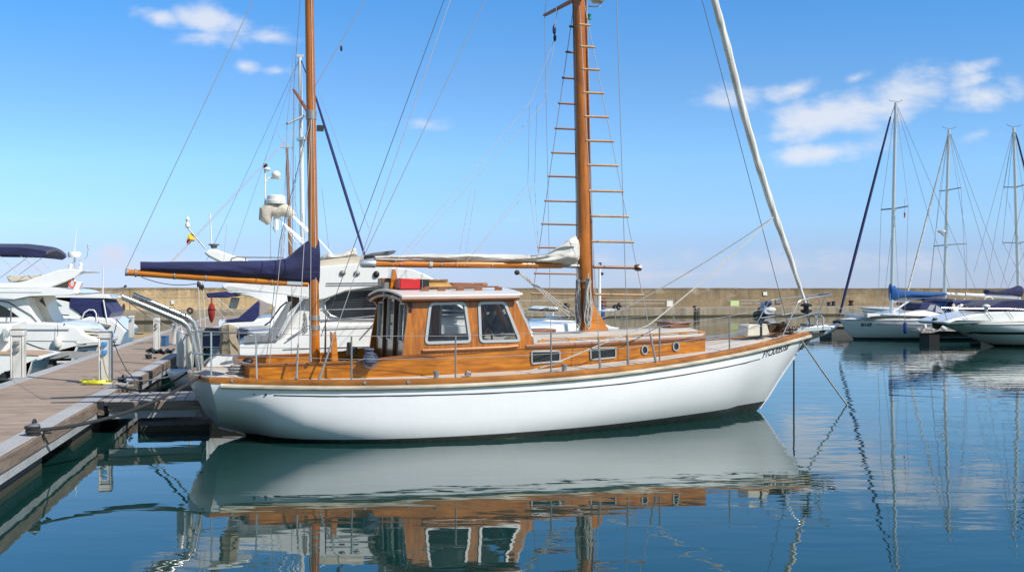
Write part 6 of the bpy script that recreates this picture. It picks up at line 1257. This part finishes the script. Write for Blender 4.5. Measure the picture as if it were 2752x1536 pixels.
# ================================================================== SEA WALL AND QUAY
QW = Fr(-26, 70, 19.7)
quay = slab(MB(), -70, 190, 0, 6.6, -1.5, .73).build('quay', QUAYM, None, bevel=.04); put(quay, QW); tag(quay, kind='structure')
mb = MB(); rnd = random.Random(3); n = 260; lo_ = []; hi_ = []
for i in range(n + 1): x = -70 + i; lo_.append(x); hi_.append(2.335 + .02*noise.noise((x*.35, 0, 0)) + (.018 if int(x/7.5) % 3 == 0 else 0) + rnd.uniform(-.012, .012))
rings = [[(x, 6.0, .5), (x, 6.02, 1.3), (x, 6.05, h), (x, 7.4, h + .02), (x, 7.5, .5)] for x, h in zip(lo_, hi_)]
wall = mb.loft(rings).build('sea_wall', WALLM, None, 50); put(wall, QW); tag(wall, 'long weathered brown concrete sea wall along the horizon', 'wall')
def onwall(cr, x0, y0, x1, y1, name, m, label, cat, out=.05, y=6.0, group=None):
    a, b = QW.Y(cr(x0, y0), y - out), QW.Y(cr(x1, y1), y - out); return loose(MB().box(((a.x + b.x)/2, y - out/2 - .02, (a.z + b.z)/2), (abs(b.x - a.x), out, abs(a.z - b.z))), name, m, QW, label, cat, group)
SIGNW = mat('sign_white', (.66, .64, .60), .6); SIGNG = mat('sign_green', (.48, .60, .24), .6); SIGNB = mat('sign_grey', (.16, .155, .15), .6)
onwall(E4, 605, 142, 668, 200, 'notice_sign', SIGNW, 'small white square notice high on the sea wall above the bow rail', 'sign')
onwall(E4, 805, 262, 893, 330, 'notice_sign', SIGNB, 'dark grey plate on the sea wall behind the bow rail', 'sign')
onwall(E4, 78, 288, 215, 375, 'notice_sign', SIGNG, 'pale green and white banner sign at the foot of the sea wall', 'sign', .05, 5.4); onwall(C4, 840, 482, 886, 526, 'notice_sign', SIGNW, 'pale white banner on the quay railing right of the tall mast', 'sign', .05, 5.4)
onwall(N2, 495, 165, 552, 230, 'notice_sign', SIGNW, 'small pale plate on the sea wall above the white pedestals', 'sign')
onwall(E6, 1215, 660, 1270, 795, 'panel_board', mat('rust_board', (.22, .06, .03), .7), 'narrow rust-red board standing against the sea wall right of the tall mast', 'board', .08, 5.8)
for i, (cx, c1_, y0, y1) in enumerate(((1180, 1212, 740, 812), (1248, 1272, 738, 812))):
    a, b = QW.Y(E2(cx, y1), 5.98), QW.Y(E2(c1_, y0), 5.98); w = b.x - a.x; h = b.z - a.z; lp = [(a.x, a.z), (b.x, a.z), (b.x, a.z + h*.6)] + [((a.x+b.x)/2 + w/2*math.cos(R(k)), a.z + h*.6 + h*.4*math.sin(R(k))) for k in (30, 60, 90, 120, 150)] + [(a.x, a.z + h*.6)]
    loose(MB().prism(lp, 5.92, 6.02), 'wall_niche', mat('niche_dark', (.055, .04, .025), .9), QW, ['dark arched doorway in the sea wall, the wider left one of two', 'dark arched doorway in the sea wall, the narrower right one of two'][i], 'doorway', 'arched doorways in the sea wall')
a, b = QW.Y(E3(895, 300), 5.98), QW.Y(E3(945, 250), 5.98); loose(MB().prism([(a.x, a.z), (b.x, a.z), (b.x, a.z + .5), (a.x*.5 + b.x*.5, b.z + .1), (a.x, a.z + .5)], 5.92, 6.02), 'wall_niche', mat('niche_brown', (.10, .07, .04), .9), QW, 'shallow dark niche in the sea wall under the bright blue boom cover', 'doorway')
# railings, ladder, bollards on the quay
def quay_rail(x0px, x1px, cr, ytop, ybot, label):
    o = loose_root('quay_railing', label, 'railing', QW, QW.Y(cr(x0px, ybot), 5.5)); a, b = QW.Y(cr(x0px, ytop), 5.5), QW.Y(cr(x1px, ytop), 5.5); o0 = QW.Y(cr(x0px, ybot), 5.5); L = b.x - a.x; h = a.z - .73; o.location.z = .73
    for z in (h, h*.5): MB().tube([(0, 0, z), (L, 0, z)], .03, 5).build('rail_bar', STEEL, o)
    k = max(2, int(L/2.2))
    for i in range(k + 1): MB().tube([(L*i/k, 0, 0), (L*i/k, 0, h)], .03, 5).build('rail_post', STEEL, o)
quay_rail(300, 890, C4, 478, 528, 'thin steel railing on the quay right of the tall mast'); quay_rail(1310, 1560, C4, 482, 528, 'thin steel railing on the quay left of the bow rail')
a, b = QW.Y(C4(1062, 612), -.1), QW.Y(C4(1090, 545), -.1); o = loose_root('quay_ladder', 'black ladder hanging on the quay face', 'ladder', QW, Vector((a.x, -.1, 0))); w = b.x - a.x
for x in (0, w): MB().tube([(x, 0, -.4), (x, 0, .76)], .04, 5).build('ladder_rail', BLACK, o)
for k in range(4): MB().tube([(0, 0, .08 + .18*k), (w, 0, .08 + .18*k)], .03, 5).build('ladder_rung', BLACK, o)
MB().lathe([(0, 0), (.16, 0), (.12, .1), (.14, .16), (0, .18)], (w*.4, .4, .735), 10).build('ladder_cap', BLACK, o)
for i, (cr, x0, x1, y0, y1, m, l) in enumerate(((E4, 1625, 1695, 305, 382, DKBLUE, 'dark blue mooring post on the quay, lower left of a pair behind the bow rail'), (E4, 1702, 1772, 292, 386, DKBLUE, 'dark blue mooring post on the quay, taller right of a pair behind the bow rail'), (E3, 245, 318, 228, 314, mat('oxblood', (.06, .018, .02), .6), 'dark red and navy mooring post on the quay near the right-hand sloop bow'), (E3, 15, 78, 240, 316, DKBLUE, 'dark navy mooring post on the quay left of the dark red one'))):
    if i == 3: continue
    a, b = QW.Y(cr(x0, y1), 4.8), QW.Y(cr(x1, y0), 4.8); r_ = (b.x - a.x)/2*.8; h = b.z - .73; o = loose_root('quay_bollard', l, 'bollard', QW, Vector(((a.x + b.x)/2, 4.8, .73)), 'mooring posts on the quay'); MB().lathe([(0, 0), (r_*.9, 0), (r_*.75, h*.3), (r_*.7, h*.6), (r_, h*.75), (r_, h*.92), (r_*.5, h), (0, h)], (0, 0, 0), 14).build('post_body', m, o); MB().lathe([(r_*1.1, 0), (r_*1.1, .08), (r_*.8, .1), (0, .1)], (0, 0, 0), 14).build('post_base', BLACK, o)
a = QW.Y(E4(575, 500), -.3); b = QW.Y(E4(735, 300), -.3); k = (b.x - a.x); hgt = b.z - a.z
jt = loose_root('water_scooter', 'pale blue covered water scooter hung nose-up on the quay face behind the bow rail', 'water scooter', QW, Vector((a.x, -.45, a.z)))
PB2 = mat('pale_blue_cover', (.45, .50, .60), .6)
MB().prism(rpoly([(0, 0), (k*.95, .05), (k*1.0, hgt*.25), (k*.72, hgt*.48), (k*.5, hgt*.95), (k*.2, hgt*1.0), (-k*.08, hgt*.5)], .3), -.35, .35).build('cover_body', PB2, jt, bevel=.15)
MB().ell((k*.35, -.38, hgt*.88), (.35, .1, .28), 10, 6).build('cover_opening', DKBLUE, jt); MB().ell((k*.65, -.33, hgt*.36), (.5, .12, .22), 10, 6).build('seat_end', SIGNW, jt)
# small far motor boats moored at the wall's foot on the left
loose(MB().torus((0, 0, 0), .1, .05, 'y'), 'x', BLACK, W, 'x', 'x') if False else None
tc = RB.Y(N2(818, 340), .5); ty = loose_root('tyre_fender', 'dark brown tyre on a post behind the steel davits', 'tyre', RB, tc - Vector((0, 0, .08))); MB().torus((0, 0, .08), .055, .026, 'y', 20, 8).build('tyre_ring', mat('brown_rubber', (.06, .035, .025), .7), ty); MB().tube([(0, .03, -1.3), (0, .03, .06)], .02, 8).build('tyre_post', GELS, ty)

# ================================================================== WATER
def waterf(nt, b):
    geo = nd(nt, 'ShaderNodeNewGeometry'); pos = geo.outputs['Position']
    def nz(sc, s, det, rot=20, dist=.3):
        mp = nd(nt, 'ShaderNodeMapping', Scale=sc, Rotation=(0, 0, R(rot))); nt.links.new(pos, mp.inputs['Vector']); return tex(nt, mp.outputs[0], s, det, .5, dist)
    o = xyz(nt, pos)
    n1 = nz((.55, 1.6, 1), 1.0, 2, 8); n2 = nz((1.6, 4.2, 1), 1.1, 2, -12); n3 = nz((.10, .25, 1), 1.0, 2, 25)
    # the sheltered water by the pontoon is calmer than the open basin
    calm = mth(nt, 'ADD', .35, mth(nt, 'MULTIPLY', mth(nt, 'DIVIDE', mth(nt, 'ADD', o[0], 4), 12, clamp=True), .55))
    far = mth(nt, 'DIVIDE', mth(nt, 'SUBTRACT', o[1], 8), 40, clamp=True)
    patch = nz((.05, .16, 1), 1.0, 3, 15); patch = ramp(nt, patch, [(.35, (.45,)*3), (.65, (1.25,)*3)])
    h = mth(nt, 'ADD', mth(nt, 'MULTIPLY', n1, .9), mth(nt, 'MULTIPLY', n2, mth(nt, 'MULTIPLY', .22, patch))); h = mth(nt, 'ADD', h, mth(nt, 'MULTIPLY', n3, 1.5))
    h = mth(nt, 'MULTIPLY', h, calm)
    bp = nd(nt, 'ShaderNodeBump', Strength=1.0, Distance=WAVE); nt.links.new(h, bp.inputs['Height']); nt.links.new(bp.outputs[0], b.inputs['Normal'])
    setc(nt, b, mix(nt, nz((.08, .08, 1), 1, 3), (.004, .030, .026), (.008, .042, .038)))
WAVE = .0095
WATER = mat('harbour_water', (.006, .03, .035), .012, 0, 0, 1.62, waterf); WATER.node_tree.nodes['Principled BSDF'].inputs['Specular Tint'].default_value = (.80, 1.0, .90, 1)
g = MB(); 
ring_r = [0, 60, 300, 1500, 9000]
sea = MB().add([(-9000, -9000, 0), (9000, -9000, 0), (9000, 9000, 0), (-9000, 9000, 0)], [(0, 1, 2, 3)]).build('sea', WATER, None, 0); tag(sea, kind='structure')

# ================================================================== SKY, SUN, CAMERA
SD = Vector((.83, -.56, 0)).normalized(); EL = 43
world = bpy.data.worlds.new('World'); scene.world = world; world.use_nodes = True; nt = world.node_tree; nt.nodes.clear()
out = nd(nt, 'ShaderNodeOutputWorld'); bg = nd(nt, 'ShaderNodeBackground', Strength=.115)
sky = nd(nt, 'ShaderNodeTexSky', sky_type='NISHITA'); sky.sun_disc = False; sky.sun_elevation = R(EL); sky.sun_rotation = math.atan2(SD.x, SD.y); sky.air_density = 1.0; sky.dust_density = .0; sky.ozone_density = 2.0
tc = nd(nt, 'ShaderNodeTexCoord'); o = xyz(nt, tc.outputs['Generated'])
yy = mth(nt, 'MAXIMUM', o[1], .05); u = mth(nt, 'DIVIDE', o[0], yy); v = mth(nt, 'DIVIDE', o[2], yy)
cv = nd(nt, 'ShaderNodeCombineXYZ'); nt.links.new(mth(nt, 'MULTIPLY', u, 1.0), cv.inputs[0]); nt.links.new(mth(nt, 'MULTIPLY', v, 1.9), cv.inputs[1])
fb = tex(nt, cv.outputs[0], 13, 8, .58, .25); fb2 = tex(nt, cv.outputs[0], 42, 4, .6)
TINT = [(0, (0.487, 0.661, 1.304)), (0.064, (0.557, 0.722, 1.243)), (0.106, (0.652, 0.887, 1.348)), (0.2, (0.739, 1.061, 1.443)), (0.32, (0.661, 1.017, 1.374)), (0.44, (0.504, 1.043, 1.496)), (0.78, (0.539, 0.974, 1.322)), (1, (1.2, 1.2, 1.18))]
def blob(px, py, rx_, ry_, ang, amp):
    cu, cvv = (px*S - CX)/F, (CY - py*S)/F; ru, rv = rx_*S/F, ry_*S/F; ca_, sa_ = math.cos(R(ang)), math.sin(R(ang))
    du, dv = mth(nt, 'SUBTRACT', u, cu), mth(nt, 'SUBTRACT', v, cvv)
    a = mth(nt, 'ADD', mth(nt, 'MULTIPLY', du, ca_/ru), mth(nt, 'MULTIPLY', dv, sa_/ru)); b = mth(nt, 'ADD', mth(nt, 'MULTIPLY', du, -sa_/rv), mth(nt, 'MULTIPLY', dv, ca_/rv))
    d = mth(nt, 'SQRT', mth(nt, 'ADD', mth(nt, 'MULTIPLY', a, a), mth(nt, 'MULTIPLY', b, b))); return mth(nt, 'MULTIPLY', mth(nt, 'SUBTRACT', 1, d), amp)
blobs = [(2260, 245, 130, 62, 14, 1.0), (2110, 290, 190, 60, 14, 1.0), (2070, 385, 150, 32, 8, .75), (1990, 335, 90, 22, 10, .6), (2480, 240, 100, 38, 16, .6), (2460, 340, 80, 18, 10, .45), (1830, 250, 60, 26, 5, .4), (2150, 195, 45, 14, 12, .5), (2000, 225, 60, 18, 12, .4), (2480, 160, 70, 16, 14, .45), (2450, 205, 60, 16, 10, .4),
         (530, 50, 95, 42, -8, .8), (545, 100, 100, 28, 0, .6), (400, 45, 55, 22, -12, .6), (610, 168, 40, 18, 0, .65), (680, 95, 55, 18, -5, .5), (700, 180, 30, 12, 0, .4), (1050, 307, 55, 16, -5, .42), (285, 640, 50, 30, 0, .62), (300, 665, 160, 18, 0, .35), (1700, 690, 180, 12, 0, .35), (1860, 662, 400, 22, 0, .22)]
M_ = None
for b in blobs: d = blob(*b); M_ = d if M_ is None else mth(nt, 'MAXIMUM', M_, d)
den = mth(nt, 'ADD', M_, mth(nt, 'MULTIPLY', mth(nt, 'SUBTRACT', fb, .5), 2.5)); den = mth(nt, 'ADD', den, mth(nt, 'MULTIPLY', mth(nt, 'SUBTRACT', fb2, .5), .5))
sm_ = nd(nt, 'ShaderNodeMapRange', interpolation_type='SMOOTHSTEP'); nt.links.new(den, sm_.inputs[0]); sm_.inputs[1].default_value = -.22; sm_.inputs[2].default_value = .80; sm_.inputs[3].default_value = 0; sm_.inputs[4].default_value = .80
gate = mth(nt, 'MULTIPLY', mth(nt, 'GREATER_THAN', o[1], .05), mth(nt, 'GREATER_THAN', o[2], 0)); cf = mth(nt, 'MULTIPLY', sm_.outputs[0], gate)
lowc = mth(nt, 'SUBTRACT', 1, mth(nt, 'DIVIDE', v, .10, clamp=True)); ccol = mix(nt, lowc, (7.3, 7.5, 8.0), (5.9, 5.8, 6.8))
tint = ramp(nt, mth(nt, 'MULTIPLY', mth(nt, 'MAXIMUM', v, 0), 1.6), TINT)
skyc = mix(nt, 1, sky.outputs[0], tint, 'MULTIPLY')
fin = mix(nt, cf, skyc, ccol); nt.links.new(fin, bg.inputs[0]); nt.links.new(bg.outputs[0], out.inputs[0])
sun = bpy.data.lights.new('sun', 'SUN'); sun.energy = 5.0; sun.angle = R(.5); sun.color = (1, .955, .88); so = bpy.data.objects.new('sun', sun); col.objects.link(so)
sdv = Vector((SD.x*math.cos(R(EL)), SD.y*math.cos(R(EL)), math.sin(R(EL)))); so.rotation_euler = sdv.to_track_quat('Z', 'Y').to_euler()
cam = bpy.data.cameras.new('camera'); co = bpy.data.objects.new('camera', cam); col.objects.link(co); scene.camera = co
co.location = (0, 0, CAMH); co.rotation_euler = (R(90), 0, 0); cam.sensor_width = 36; cam.lens = 36*F/2752; cam.clip_start = .1; cam.clip_end = 30000
cam.shift_y = (CY - 768)/2752
scene.view_settings.view_transform = 'Standard'; scene.view_settings.look = 'None'; scene.view_settings.exposure = 0; scene.view_settings.gamma = 1
scene.render.engine = 'CYCLES'; scene.cycles.max_bounces = 8; scene.cycles.transparent_max_bounces = 12; scene.cycles.caustics_reflective = False; scene.cycles.caustics_refractive = False
